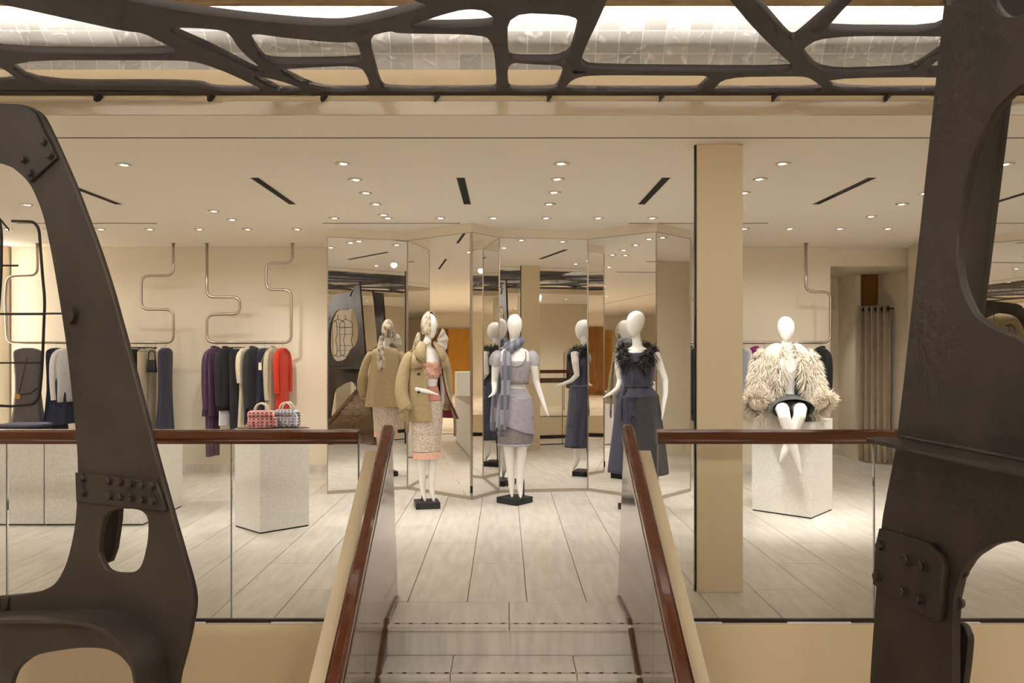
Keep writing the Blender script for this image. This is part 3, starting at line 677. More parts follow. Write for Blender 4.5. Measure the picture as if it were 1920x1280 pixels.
# ------------------------------------------------------------------ folding mirror wall
MP = [(-1.855,8.33),(-1.05,8.615),(-.332,8.0),(-.056,8.39),(.89,8.517),(1.52,7.97),(1.983,8.485)]
MT = 2.692
fm = thing('folding_mirror', 'zigzag wall of tall steel edged mirrors behind the mannequins', 'mirror', (0, 8.4, 0))
def mirror_panel(root, a, b, top=MT, r0=(0,8.4)):
    a, b = Vector((a[0]-r0[0], a[1]-r0[1], 0)), Vector((b[0]-r0[0], b[1]-r0[1], 0)); u = (b-a); L = u.length; u.normalize(); n = Vector((u.y, -u.x, 0))
    if n.y > 0: n = -n
    def slab(s0, s1, z0, z1, o0, o1):
        c = [a+u*s0+n*o0, a+u*s1+n*o0, a+u*s1+n*o1, a+u*s0+n*o1]; return [(p.x, p.y) for p in c], z0, z1
    p = obj('mirror_panel', MB().prism(*slab(.008, L-.008, .03, top-.006, -.02, 0)), M['mirror'], root)
    fr = MB()
    for sl in ((0,.007,0,top),(L-.007,L,0,top)): fr.prism(*slab(sl[0], sl[1], sl[2], sl[3], -.02, .004))
    fr.prism(*slab(0, L, top-.006, top, -.02, .004)); fr.prism(*slab(0, L, 0, .03, -.02, .002)); fr.prism(*slab(0, L, .026, .033, -.02, .005))
    obj('frame', fr, M['steel'], p)
for a, b in zip(MP, MP[1:]): mirror_panel(fm, a, b)
hg = MP[2]; obj('hinge', MB().box((hg[0]-.012, hg[1]-8.4-.006, .07), (hg[0]+.012, hg[1]-8.4+.01, .14)), M['black'], fm)
zz = [(x, y) for x, y in MP]
blk = MB(); n = len(zz)                          # cream bulkhead that follows the mirrors, and the core behind them
for z0, z1, o_ in ((MT, CEIL, 0), (0, MT, .03)):
    for (a, b) in zip(zz, zz[1:]):
        blk.prism([(a[0], a[1]+o_), (b[0], b[1]+o_), (b[0], 9.86), (a[0], 9.86)], z0, z1)
struct('wall_mirror_core', blk, M['wall'])
fm2 = thing('folding_mirror', 'steel edged mirror panels far right, seen through the oval of the right sculpture', 'mirror', (5.6, 8.4, 0))
for a, b in (((4.75,8.75),(5.2,8.95)), ((5.2,8.95),(6.0,8.2)), ((6.0,8.2),(6.5,8.75))): mirror_panel(fm2, a, b, r0=(5.6,8.4))
blk = MB()
for z0, z1, o_ in ((MT, CEIL, 0), (0, MT, .03)):
    for (a, b) in (((5.2,8.95),(6.0,8.2)), ((6.0,8.2),(6.5,8.75))): blk.prism([(a[0],a[1]+o_),(b[0],b[1]+o_),(b[0],9.86),(a[0],9.86)], z0, z1)
    blk.prism([(4.75,8.75+o_),(5.2,8.95+o_),(5.2,9.86),(5.0,9.86)], z0, z1)
struct('wall_mirror_core_right', blk, M['wall'])
# ------------------------------------------------------------------ pedestals
def pedestal(corners, h, lab, top=None, topmat=None):
    cx = sum(c[0] for c in corners)/len(corners); cy = sum(c[1] for c in corners)/len(corners)
    t = thing('display_plinth', lab, 'plinth', (cx, cy, 0))
    pts = [(c[0]-cx, c[1]-cy) for c in corners]; ins = [(p[0]*.975, p[1]*.975) for p in pts]
    obj('plinth_foot', MB().prism(ins, 0, .012), M['black'], t)
    bevel(obj('body', MB().prism(pts, .012, h-.006), M['stone'], t), .003)
    obj('top_plate', MB().prism([(p[0]*1.005, p[1]*1.005) for p in pts], h-.006, h), topmat or M['stone'], t)
    return cx, cy
dk = mat('grey_metal_top', srgb(120,112,106), .3, .6)
PL = pedestal([(-2.30,6.79),(-2.0,6.51),(-1.67,6.81),(-1.97,7.09)], .845, 'tall speckled grey stone plinth carrying two tweed bags', topmat=dk)
PRc = pedestal([(2.32,7.47),(2.73,7.09),(3.085,7.49),(2.675,7.87)], .86, 'tall speckled stone plinth under the seated mannequin in fur')
for lb, a, b in (('rightmost of the low row, by the iron leg', -3.945, -3.1), ('second of the low row, left of the iron leg', -4.80, -3.955), ('third of the low row, at the left frame edge', -5.65, -4.81)):
    pedestal([(a,6.83),(b,6.83),(b,7.67),(a,7.67)], .74, 'wide speckled stone plinth, '+lb, topmat=dk)

# ------------------------------------------------------------------ clothes rails
ZB = H+15/F*BAR_D
def rail(name, px, lab):
    pts = [P(x, y, BAR_D) for x, y in px]; c = pts[len(pts)//2]
    t = thing(name, lab, 'clothes rail', (c.x, BAR_D, ZB)); o = Vector((c.x, BAR_D, ZB))
    pts[0].z = pts[-1].z = CEIL
    obj('bent_tube', MB().tube([p-o for p in fillet(pts, .09, 8)], .0165, 10), M['steel'], t, True)
    for p in (pts[0], pts[-1]): obj('ceiling_flange', MB().tube([p-o+Vector((0,0,-.006)), p-o], .03, 16), M['steel'], t)
rail('clothes_rail', [(70,458),(70,516),(14,518),(10,560),(14,642),(325,642),(325,580),(265,580),(265,517),(325,516),(325,458)], 'bent steel tube clothes rail behind the left sculpture')
rail('clothes_rail', [(388,458),(388,557),(450,557),(450,588),(388,590),(388,642),(546,642),(546,543),(499,543),(499,493),(548,493),(548,458)], 'bent steel tube clothes rail holding the purple and red clothes')
rail('clothes_rail', [(1340,458),(1340,560),(1276,562),(1276,642),(1557,642),(1557,547),(1511,547),(1511,458)], 'bent steel tube clothes rail behind the seated mannequin')

# ------------------------------------------------------------------ garments on hangers
def ring(cx, cy, z, rx, ry, n=36, amp=0, k=6, ph=0, pw=1.0, a0=0, a1=2*PI, closed=True):
    out = []
    for i in range(n):
        a = a0+(a1-a0)*i/(n if closed else n-1); c, s = math.cos(a), math.sin(a)
        f = 1+amp*math.sin(k*a+ph)+amp*.5*math.sin((k*2+1)*a+ph*2)
        out.append((cx+rx*f*math.copysign(abs(c)**pw, c), cy+ry*f*math.copysign(abs(s)**pw, s), z))
    return out
_hang_hook = None
def hook_path(r, c=(0,0,0), end=.06):                                # over the tube, then down
    return [Vector((r*math.cos(a), 0, r*math.sin(a)))+Vector(c) for a in [D90(205-245*q/12) for q in range(13)]]+[Vector((0,0,-r-.012))+Vector(c), Vector((0,0,-end))+Vector(c)]
D90 = math.radians
def hanger(loc, rz, lab, kind='shoulder', w=.2):
    t = thing('clothes_hanger', lab, 'hanger', loc, rz, 'hangers on the rails')
    hk = obj('hook', MB().tube(hook_path(.0200, (0,0,-.0165)), .0022, 6), M['steel'], t); hk.rotation_euler.z = PI/2-rz
    if kind == 'shoulder':
        bar = [(k*w, 0, z_) for k, z_ in ((-.72,-.140),(-.5,-.122),(-.25,-.106),(0,-.092),(.25,-.106),(.5,-.122),(.72,-.140))]
        obj('shoulder_bar', MB().tube(bar, [.007,.007,.007,.006,.007,.007,.007], 8), C['black'], t, True)
        obj('shank', MB().tube([(0,0,-.074),(0,0,-.094)], .003, 6), M['steel'], t)
    else:
        obj('clip_bar', MB().box((-.17,-.006,-.085), (.17,.006,-.07)), C['black'], t)
        for x in (-.13, .13): obj('clip', MB().box((x-.012,-.011,-.11), (x+.012,.011,-.075)), C['black'], t)
    return t
def garment(x, rz, kind, m_, name, lab, cat, L=.8, w=.21, th=.05, hem=None, sleeve=0, m2=None, hang=None, ph=0, extra=None, d=BAR_D, slit=None, group=None, root=None):
    px = (x-CX)/F*d; z = ZB+.0165
    hk = 'clip' if kind in ('skirt', 'trousers') else 'shoulder'
    if root: t = root
    else:
        hanger((px, d, z-.0), rz, 'black hanger holding the '+(hang or lab), hk, w)
        t = thing(name, lab, cat, (px, d, z), rz, group)
    th *= .5
    hem = hem or w*1.1
    if kind in ('top', 'dress', 'coat'):
        rings = []
        for zz_, ww, tt, am in ((-.082,.055,.03,0), (-.092,w*.62,.032,0), (-.112,w*.93,.034,.0), (-.145,w*.99,th*.9,.0), (-.22,w*.98,th,.03), (-.22-(L-.22)*.35, w*(.74 if kind == 'dress' else .9),th,.06), (-.22-(L-.22)*.7, (w+hem)*.5,th*1.1,.1), (-L,hem,th*1.25,.14)):
            rings.append(ring(0,0,zz_,ww,tt,40,am,7,ph))
        solid(subsurf(obj('body', MB().loft(rings, caps=False), m_, t, True)), .004)
        if sleeve:
            for s in (-1, 1):
                pth = [(s*w*.86,0,-.14),(s*(w+.02),0,-.19),(s*(w+.03),-.003,-.19-sleeve*.4),(s*(w+.025),-.008,-.19-sleeve*.75),(s*(w+.015),-.012,-.19-sleeve)]
                subsurf(obj('sleeve', MB().tube(pth, [.028,.034,.033,.031,.029], 12, .95, caps=False), m2 or m_, t, True))
        bd = t.children[-1] if not sleeve else [c_ for c_ in t.children if c_.name.startswith('body')][0]
        if kind == 'coat':
            for s in (-1, 1):
                lap = MB(); lap.loft([[(s*.012,-th*.95-.004,-.11),(s*.055,-th*.8,-.1)], [(s*.012,-th*1.08,-.22),(s*.085,-th*1.03,-.2)], [(s*.006,-th*1.1,-.42),(s*.012,-th*1.1,-.41)]], closed=False, caps=False)
                solid(obj('lapel', lap, m2 or m_, t), .006)
            subsurf(obj('collar', MB().tube([(-.07,-.03,-.1),(-.062,.03,-.075),(0,.045,-.065),(.062,.03,-.075),(.07,-.03,-.1)], .017, 8), m2 or m_, t, True))
            for q_ in (.45, .55): obj('button', MB().tube([(.015,-th*1.12,-q_),(.015,-th*1.2,-q_)], .008, 10), C['black'], bd)
        else:
            obj('neckline', MB().tube([(-.06,-.012,-.088),(-.03,-.036,-.1),(.03,-.036,-.1),(.06,-.012,-.088)], .006, 6), m2 or m_, t, True)
    elif kind == 'skirt':
        rings = [ring(0,0,-.1,w*.8,.02,40), ring(0,0,-.13,w*.82,.024,40)]+[ring(0,0,-.13-(L-.13)*q_,w*.82+(hem-w*.82)*q_,.026+(th-.026)*q_,40,.16*q_,9,ph) for q_ in (.25,.5,.75,1)]
        subsurf(obj('skirt_panel', MB().loft(rings, caps=False), m_, t, True)); obj('waistband', MB().loft([ring(0,0,-.095,w*.82,.024,24), ring(0,0,-.135,w*.84,.027,24)]), m2 or m_, t, True)
    elif kind == 'trousers':
        obj('waistband', MB().loft([ring(0,0,-.092,w*.8,.026,24), ring(0,0,-.13,w*.82,.03,24)]), m2 or m_, t, True)
        for s in (-1, 1):
            rings = [ring(s*w*.4,0,-.125-(L-.125)*q_,w*.44*(1-.12*q_),.034-.006*q_,20,.05,3,ph+s,.8) for q_ in (0,.12,.4,.7,1)]
            subsurf(obj('leg', MB().loft(rings, caps=False), m_, t, True))
    return t
D90 = math.radians
# left rail, behind the left sculpture
g = garment(52, D90(4), 'dress', C['grey'], 'wrap_dress', 'sleeveless grey wrap dress with a gold button, facing front', 'dress', 1.35, .17, .09, .23, hang='grey wrap dress')
obj('gold_button', MB().tube([(-.085,-.03,-.655),(-.085,-.062,-.655)], .032, 18), mat('gold_button', srgb(214,170,90), .3, .8), g)
obj('wrap_fold', MB().tube([(.02,-.045,-.2),(-.04,-.046,-.45),(-.085,-.045,-.64),(-.03,-.05,-.63),(.05,-.05,-.62),(.13,-.036,-.56)], .007, 6), C['charcoal'], g, True)
garment(105, D90(84), 'dress', C['navy'], 'navy_dress', 'dark navy dress hanging edge on beside the white blouse', 'dress', 1.25, .18, .05, .24, hang='dark navy dress')
g = garment(127, D90(70), 'top', C['whitec'], 'blouse_and_skirt', 'white blouse with a blue navy skirt beside the left iron leg', 'outfit', .72, .19, .09, .19, sleeve=.5, hang='white blouse and skirt')
garment(127, 0, 'skirt', C['navy2'], '', '', '', .98, .16, .12, .26, root=g)
garment(175, D90(82), 'coat', C['charcoal'], 'wool_coat', 'charcoal coat hidden behind the left iron leg', 'coat', 1.0, .2, .06, .2, .52, hang='charcoal coat behind the iron leg')
garment(205, D90(82), 'dress', C['taupe'], 'taupe_dress', 'taupe dress hidden behind the left iron leg', 'dress', 1.1, .18, .06, .2, 0, hang='taupe dress behind the iron leg')
garment(256, D90(76), 'trousers', C['black'], 'trousers', 'black wide trousers just right of the left iron leg', 'trousers', 1.15, .2, hang='black wide trousers')
garment(276, D90(76), 'trousers', C['beige'], 'trousers', 'beige trousers on a clip hanger beside the small black handbag', 'trousers', 1.2, .19, hang='beige trousers')
garment(310, D90(82), 'dress', C['slate'], 'halter_dress', 'slate blue halter dress at the right end of the left rail', 'dress', 1.4, .15, .09, .2, ph=1, hang='slate halter dress')
# small handbag hanging from a hook on the rail
px = (291.5-CX)/F*BAR_D
hb = thing('handbag', 'small black handbag hanging from the left clothes rail', 'handbag', (px, BAR_D-.10, ZB+.0165))
obj('bag_body', MB().loft([ring(0,0,-.37,.06,.028,24,pw=.6), ring(0,0,-.33,.059,.03,24,pw=.6), ring(0,0,-.24,.05,.02,24,pw=.6), ring(0,0,-.225,.056,.012,24,pw=.6)]), C['leather'], hb, True)
obj('bag_handle', MB().tube(fillet([(-.04,0,-.23),(-.035,0,-.14),(0,.0,-.10),(.035,0,-.14),(.04,0,-.23)], .04), .006, 6), C['leather'], hb, True)
obj('hook', MB().tube([Vector((0,.10+p.x,p.z)) for p in hook_path(.0200, (0,0,-.0165), .045)]+[Vector((0,.05,-.075)),Vector((0,0,-.102))], .0025, 6), M['steel'], hb)
# centre-left rail
g = garment(405, D90(74), 'coat', C['purple'], 'pinstripe_suit', 'purple pinstriped jacket with trousers at the left end of its rail', 'suit', .88, .2, .11, .22, .62, ph=.4, hang='purple pinstriped suit')
for s_ in (-1, 1): subsurf(obj('trouser_leg', MB().loft([ring(-.06+s_*.06,0,-.7-.66*q_,.065-.01*q_,.03,20,.05,3,s_,.8) for q_ in (0,.3,.7,1)], caps=False), C['purple'], g, True))
g = garment(426, D90(80), 'coat', C['black'], 'black_jacket', 'black jacket over a white shirt, next to the purple suit', 'jacket', .82, .21, .075, .21, .56, hang='black jacket over a shirt')
subsurf(obj('shirt_tail', MB().loft([ring(0,0,-.75-.24*q_,.19,.028+.01*q_,30,.08*q_,6) for q_ in (0,.5,1)], caps=False), C['whitec'], g, True))
garment(445, D90(80), 'trousers', C['black2'], 'trousers', 'long black trousers between black jacket and cream dress', 'trousers', 1.2, .19, hang='long black trousers')
garment(460, D90(80), 'dress', C['cream'], 'lace_dress', 'cream lace dress left of the black coat', 'dress', 1.22, .15, .06, .16, .3, ph=2, hang='cream lace dress')
garment(477, D90(80), 'coat', C['black2'], 'black_coat', 'black high collared coat in the middle of its rail', 'coat', .98, .20, .085, .21, .6, hang='black high collared coat')
garment(496, D90(80), 'dress', C['navy'], 'navy_tunic', 'dark navy tunic between black coat and beige coat', 'tunic', .98, .19, .07, .19, hang='dark navy tunic')
garment(513, D90(80), 'coat', C['beige'], 'beige_coat', 'pale beige coat next to the red dress', 'coat', .98, .18, .075, .2, .5, hang='pale beige coat')
garment(530, D90(80), 'dress', C['red'], 'red_dress', 'bright red knitted dress at the right end of its rail', 'dress', .9, .16, .06, .15, .42, hang='bright red dress')
px = (503.5-CX)/F*BAR_D
o = obj('price_tag', MB().box((px-.03, BAR_D-.29, ZB-.32), (px+.005, BAR_D-.288, ZB-.235)).tube([(px,BAR_D-.289,ZB-.235),(px,BAR_D-.1,ZB-.09),(px,BAR_D-.02,ZB-.02)], .0015, 5), M['lensrim']); tag(o, 'pale price tag on a string beside the navy tunic', 'tag')
# right rail
for x, rz, kd, m_, nm, lb, ct, L, w_, th, hem, sl in (
    (1290,70,'coat','black2','black_blazer','black blazer first on the right rail, shown in the rightmost mirror','blazer',.86,.2,.06,.21,.6),
    (1306,74,'top','navy','navy_jumper','plain navy jumper second on the right rail, shown in the rightmost mirror','jumper',.95,.19,.05,.2,.55),
    (1322,70,'coat','charcoal','charcoal_blazer','charcoal blazer third on the right rail, shown in the rightmost mirror','blazer',.88,.2,.06,.21,.6),
    (1338,76,'dress','navy','motif_dress','navy dress with white motifs on the right rail, shown in mirror','dress',1.1,.18,.05,.2,0),
    (1354,72,'top','pink','pink_jumper','pink jumper on the right rail beside the light blue shirt','jumper',.9,.18,.05,.19,.55),
    (1370,72,'top','blue','blue_shirt','light blue denim shirt on the right rail behind the column','shirt',.8,.19,.05,.2,.5),
    (1396,82,'top','whitec','white_top','white top just right of the column edge','top',.74,.19,.05,.18,0),
    (1414,62,'coat','magenta','magenta_coat','magenta wool coat beside the seated mannequin','coat',.84,.2,.06,.22,.55),
    (1433,74,'top','blushd','rose_top','dusty rose top half hidden by the white fur','top',.7,.18,.05,.18,0),
    (1538,66,'coat','black','black_cardigan','black cardigan at the right end of the rail, behind the fur','cardigan',.75,.2,.06,.22,.55)):
    g = garment(x, D90(-86 if x < 1380 else -83), kd, C[m_], nm, lb, ct, L, w_, th*1.3, hem, sl, hang=nm.replace('_', ' ')+' on the right rail')
    if nm == 'motif_dress':
        for q_ in range(7):
            a = .1*((q_*37) % 7-3)/3; obj('motif', MB().tube([(a,-.028,-.25-.11*q_),(a,-.042,-.25-.11*q_)], .022, 5), C['whitec'], g)

# ------------------------------------------------------------------ bags and folded clothes on the plinths
def tweed_bag(loc, rz, m_, lab):
    t = thing('tweed_bag', lab, 'handbag', loc, rz)
    subsurf(obj('bag_body', MB().loft([ring(0,0,z_,rx,ry,32,.03,9,pw=.65) for z_, rx, ry in ((0,.10,.05),(.01,.115,.06),(.07,.118,.06),(.12,.11,.045),(.14,.10,.03),(.145,.06,.015))]), m_, t, True))
    for s in (-1, 1): obj('rope_handle', MB().tube(fillet([(-.06,s*.025,.13),(-.045,s*.03,.19),(0,s*.03,.215),(.045,s*.03,.19),(.06,s*.025,.13)], .04), .007, 6), C['cream'], t, True)
    fr = MB()
    for q_ in range(26):
        a = random.uniform(-.11,.11); z_ = random.uniform(.03,.13); L = random.uniform(.03,.07)
        fr.tube([(a,-.058,z_),(a+random.uniform(-.02,.02),-.075,z_-L*.5),(a+random.uniform(-.03,.03),-.07,max(.004,z_-L))], .0028, 5)
    o = obj('fringe', fr, m_, t); o['kind'] = 'stuff'
    obj('flap', MB().loft([ring(0,-.012,z_,rx,.052,24,.04,7,pw=.65) for z_, rx in ((.10,.119),(.135,.112),(.148,.09))]), m_, t, True)
    obj('tassel', MB().tube([(.10,-.05,.13),(.125,-.065,.08),(.13,-.07,.03),(.12,-.08,.018)], [.006,.012,.016,.014], 7), m_, t, True)
tweed_bag((-2.05,6.72,.8465), D90(6), C['tweedr'], 'small red and pink tweed bag with rope handles on the plinth')
tweed_bag((-1.87,6.84,.8465), D90(-10), C['tweedb'], 'small blue and white tweed bag with rope handles on the plinth')
def folded(loc, w_, d_, n, mats, lab):
    for k in range(n):
        m_ = MB(); m_.loft([ring(0,0,z_,rx,ry,28,.025,5,k,.45) for z_, rx, ry in ((0,w_*.47,d_*.47),(.008,w_*.5,d_*.5),(.026,w_*.5,d_*.5),(.034,w_*.44,d_*.44))])
        o = obj('folded_garment', m_, C[mats[k]], None, True); o.location = (loc[0]+random.uniform(-.02,.02), loc[1], loc[2]+k*.034); o.rotation_euler.z = random.uniform(-.1,.1)
        tag(o, (lab % ('top' if k == n-1 else ('bottom' if k == 0 else 'middle'))), 'folded clothes', 'folded clothes on the low plinths')
folded((-4.35,7.2,.74), .42, .32, 3, ('charcoal','black','slate'), '%s folded dark garment of the pile on the second low plinth')
folded((-3.95+.42,7.25,.74), .36, .3, 3, ('whitec','beige','whitec'), '%s folded pale garment of the pile by the iron leg')
folded((-3.22+.0,7.05,.74), .2, .3, 2, ('black','black2'), '%s folded black garment at the right end of the low plinths')

# ------------------------------------------------------------------ mannequins
def limb(mb, pts, rad, n=14, sub=3):
    pts = [Vector(p) for p in pts]; P_, R_2 = [], []
    for i in range(len(pts)-1):
        for k in range(sub):
            t = k/sub; P_.append(pts[i].lerp(pts[i+1], t)); R_2.append(rad[i]*(1-t)+rad[i+1]*t)
    P_.append(pts[-1]); R_2.append(rad[-1]); mb.tube(P_, R_2, n)
def fuse(name, mb, vox=.0085, smooth=6):
    me = mb.mesh(name); o = bpy.data.objects.new(name, me); COL.objects.link(o)
    r = o.modifiers.new('r', 'REMESH'); r.mode = 'VOXEL'; r.voxel_size = vox
    s = o.modifiers.new('s', 'SMOOTH'); s.factor = .5; s.iterations = smooth
    bpy.context.view_layer.update()
    m2 = bpy.data.meshes.new_from_object(o.evaluated_get(bpy.context.evaluated_depsgraph_get()))
    bpy.data.objects.remove(o); bpy.data.meshes.remove(me)
    m2.polygons.foreach_set('use_smooth', [True]*len(m2.polygons)); return m2
def egg(mb, c, yaw, s=1.0, tilt=0):
    rings = []
    for k in range(13):
        a = -PI/2+PI*k/12; z_ = .128*math.sin(a); r = math.cos(a); taper = 1+.22*math.sin(a)
        rings.append([Vector((.074*r*taper*math.cos(b), (.094*r*taper*math.sin(b)-.012*(-math.sin(a))), z_)) for b in [2*PI*q/18 for q in range(18)]])
    Rm = Matrix.Rotation(yaw, 3, 'Z') @ Matrix.Rotation(tilt, 3, 'X')
    mb.loft([[Rm @ (p*s)+Vector(c) for p in r] for r in rings])
def figure(legs, arms, yaw=0, tilt=0, headc=(0,-.005,1.675), torso=True, dz=0):
    mb = MB()
    rings = [ring(0,cy,z_+dz,rx,ry,28) for z_, rx, ry, cy in ((.80,.06,.05,0),(.83,.145,.095,.01),(.90,.165,.112,.012),(.98,.15,.1,.005),(1.08,.112,.083,0),(1.16,.122,.09,-.005),(1.26,.142,.108,-.015),(1.34,.15,.1,-.01),(1.41,.158,.075,0),(1.45,.12,.06,.005),(1.475,.06,.05,.005))]
    mb.loft(rings)
    limb(mb, [(0,.005,1.44+dz),(0,.0,1.5+dz),(headc[0]*.6,-.004,1.56+dz),(headc[0],headc[1],headc[2]-.05+dz)], [.058,.048,.043,.042])
    egg(mb, (headc[0], headc[1], headc[2]+dz), yaw, 1, tilt)
    for L in legs: limb(mb, L, [.09,.082,.056,.052,.034,.030,.013][:len(L)] if len(L) == 7 else [.088,.06,.054,.034,.012])
    for A in arms: limb(mb, A, [.05,.044,.034,.028,.021,.007])
    return mb
def stand(t, x, y, rz):
    a = .128; pts = [(a*1.414*math.cos(rz+PI/4+k*PI/2)*1.0, a*1.414*math.sin(rz+PI/4+k*PI/2)) for k in range(4)]
    bevel(obj('base_block', MB().prism(pts, 0, .06), M['base'], t), .004)
    obj('support_rod', MB().tube(fillet([(x,y,.055),(x,y,.22),(x*.6,y*.5,.36),(x*.4,y*.3,.40)], .05), .008, 8), M['base'], t)
leg = lambda s, sp, fwd, x0=.085: [(s*x0,.01,.86),(s*(x0+.004),.0,.78),(s*(x0+(sp-x0)*.4),-.01+fwd*.4,.52),(s*(x0+(sp-x0)*.5),0+fwd*.5,.46),(s*sp*1.0,.015+fwd*.9,.13),(s*sp,.0+fwd,.08),(s*sp,-.055+fwd,-.0)]
BZ = .06                                          # feet stand on the block
# --- first: trench coat and headscarf
m1 = thing('mannequin', 'white mannequin in beige trench coat, headscarf and sequinned skirt', 'mannequin', (-.745,7.64,0), 0)
rot1 = D90(30)
mb = figure([leg(-1,.035,.02), leg(1,.045,-.03)], [[(-.16,0,1.40),(-.195,.02,1.27),(-.21,.03,1.13),(-.15,-.08,1.075),(-.06,-.15,1.055),(.06,-.18,1.02)], [(.16,0,1.40),(.185,.02,1.28),(.2,.03,1.15),(.2,.03,1.04),(.195,.02,.94),(.19,.01,.86)]], yaw=D90(8), tilt=D90(-4), headc=(.03,-.012,1.672))
me = fuse('body', mb); me.transform(Matrix.Translation((0,0,BZ)) @ Matrix.Rotation(rot1, 4, 'Z')); obj('body', me, M['white'], m1)
stand(m1, -.06, .07, D90(12))
def part(name, mb_, m_, root, rz=0, sub=1, sol=0, dz=BZ):
    me_ = mb_.mesh(name, True) if isinstance(mb_, MB) else mb_
    me_.transform(Matrix.Translation((0,0,dz)) @ Matrix.Rotation(rz, 4, 'Z')); o_ = obj(name, me_, m_, root)
    if sol: solid(o_, sol, 1)
    if sub: subsurf(o_, sub)
    return o_
m1.scale = (.9, .92, 1)
# skirt: sequins with a blush hem
part('skirt', MB().loft([ring(.0,.0,z_,rx,ry,44,am,8) for z_, rx, ry, am in ((1.03,.125,.098,0),(.95,.163,.118,.01),(.85,.176,.128,.012),(.70,.168,.125,.015),(.55,.155,.118,.02),(.47,.15,.114,.02))], caps=False), C['sequin'], m1, rot1, sol=.004)
part('waist_panel', MB().loft([ring(0,0,z_,rx,ry,40) for z_, rx, ry in ((1.10,.118,.09),(1.02,.138,.105),(.96,.166,.122))], caps=False), C['blushd'], m1, rot1, sol=.003)
part('skirt_hem', MB().loft([ring(0,0,z_,rx,ry,44,.03,8) for z_, rx, ry in ((.475,.153,.116),(.43,.152,.115),(.405,.153,.116))], caps=False), C['blush'], m1, rot1, sol=.003)
rf = MB()
for q_ in range(46):
    a = random.uniform(-PI, 0); z_ = random.uniform(1.20,1.33); c = Vector((.145*math.cos(a), .115*math.sin(a)-.01, z_)); e = Vector((math.cos(a), math.sin(a), 0)); tn = Vector((-e.y, e.x, 0))
    rf.loft([[c+tn*u_*.028+e*(.012+.016*math.sin(u_*4+q_+v_*2))+Vector((0,0,v_*.018-abs(u_)*.01)) for u_ in (-1,-.5,0,.5,1)] for v_ in (-1,0,1)], closed=False, caps=False)
part('ruffle_top', rf, C['blush'], m1, rot1, 1, .003)
part('bodice', MB().loft([ring(0,cy,z_,rx,ry,36) for z_, rx, ry, cy in ((1.17,.126,.096,-.005),(1.26,.148,.114,-.015),(1.335,.154,.106,-.01))], caps=False), C['blush'], m1, rot1, 1, .003)
# trench coat: open at the front, arc from right front round the back to left front
def coat_body(rows, a0, a1, n=40, k=9):
    return MB().loft([ring(cx,cy,z_,rx,ry,n,am,k,0,1,a0(z_) if callable(a0) else a0,a1(z_) if callable(a1) else a1,False) for z_, rx, ry, cx, cy, am in rows], closed=False, caps=False)
A0 = lambda z_: D90(-48+ (1.4-z_)*22); A1 = lambda z_: D90(254-(z_-1.4)*6)
rows = [(1.475,.085,.075,0,.012,0),(1.455,.135,.088,0,.01,0),(1.43,.185,.10,0,.01,0),(1.36,.20,.12,0,.01,.0),(1.2,.215,.145,0,.015,.025),(1.05,.235,.16,.005,.02,.04),(.9,.275,.18,.035,.03,.055),(.81,.305,.195,.055,.035,.05),(.77,.315,.20,.06,.035,.05)]
part('coat_body', coat_body(rows, A0, A1), C['trench'], m1, rot1, 1, .008)
part('lining', coat_body([(z_,rx-.012,ry-.012,cx,cy,am) for z_,rx,ry,cx,cy,am in rows[3:]], A0, A1), C['lining'], m1, rot1, 1, .002)
for s, pth in ((-1, [(-.16,.01,1.425),(-.225,.01,1.35),(-.275,.0,1.2),(-.31,-.02,1.06),(-.30,-.06,.97),(-.275,-.09,.90),(-.26,-.10,.86)]), (1, [(.16,.01,1.425),(.215,.03,1.35),(.25,.05,1.2),(.265,.07,1.08),(.26,.08,.96),(.25,.08,.89),(.245,.08,.85)])):
    part('coat_sleeve', MB().tube(pth, [.05,.064,.07,.073,.072,.066,.064], 16), C['trench'], m1, rot1, 1)
    e, f = Vector(pth[-1]), Vector(pth[-2]); dd = (f-e).normalized()
    part('cuff_strap', MB().tube([e+dd*.03, e+dd*.06], .073, 16), C['trenchd'], m1, rot1, 0)
    part('buckle', MB().box(tuple(e+dd*.045+Vector((-.02,-.09,-.018))), tuple(e+dd*.045+Vector((.02,-.078,.018)))), C['trenchd'], m1, rot1, 0)
for s in (-1, 1):
    lp_ = MB().loft([[(s*.045,-.055,1.51),(s*.085,.0,1.53)],[(s*.06,-.095,1.455),(s*.15,-.06,1.475)],[(s*.075,-.135,1.40),(s*.19,-.115,1.385)],[(s*.10,-.15,1.34),(s*.12,-.148,1.33)]], closed=False, caps=False)
    part('collar_wing', lp_, C['trench'], m1, rot1, 0, .008)
    part('storm_flap', MB().loft([[(s*.10,-.115,1.38),(s*.2,-.075,1.40)],[(s*.11,-.145,1.28),(s*.225,-.085,1.27)]], closed=False, caps=False), C['trench'], m1, rot1, 0, .008)
    part('epaulette', MB().loft([[(s*.11,-.02,1.475),(s*.11,.02,1.475)],[(s*.2,-.022,1.43),(s*.2,.022,1.43)]], closed=False, caps=False), C['trenchd'], m1, rot1, 0, .006)
for z_ in (1.22, 1.05): part('coat_button', MB().tube([(-.155,-.125,z_),(-.155,-.15,z_)], .013, 12), C['black2'], m1, rot1, 0)
part('belt_end', MB().tube([(-.29,-.10,.98),(-.30,-.16,.86),(-.295,-.17,.76),(-.30,-.17,.68)], [.02,.022,.022,.02], 8, .3), C['trenchd'], m1, rot1, 0)
part('belt_end', MB().tube([(.28,.0,.90),(.34,.02,.78),(.345,.02,.66),(.34,.02,.60)], [.02,.022,.022,.02], 8, .3), C['trenchd'], m1, rot1, 0)
sk_ = MB(); rings = []
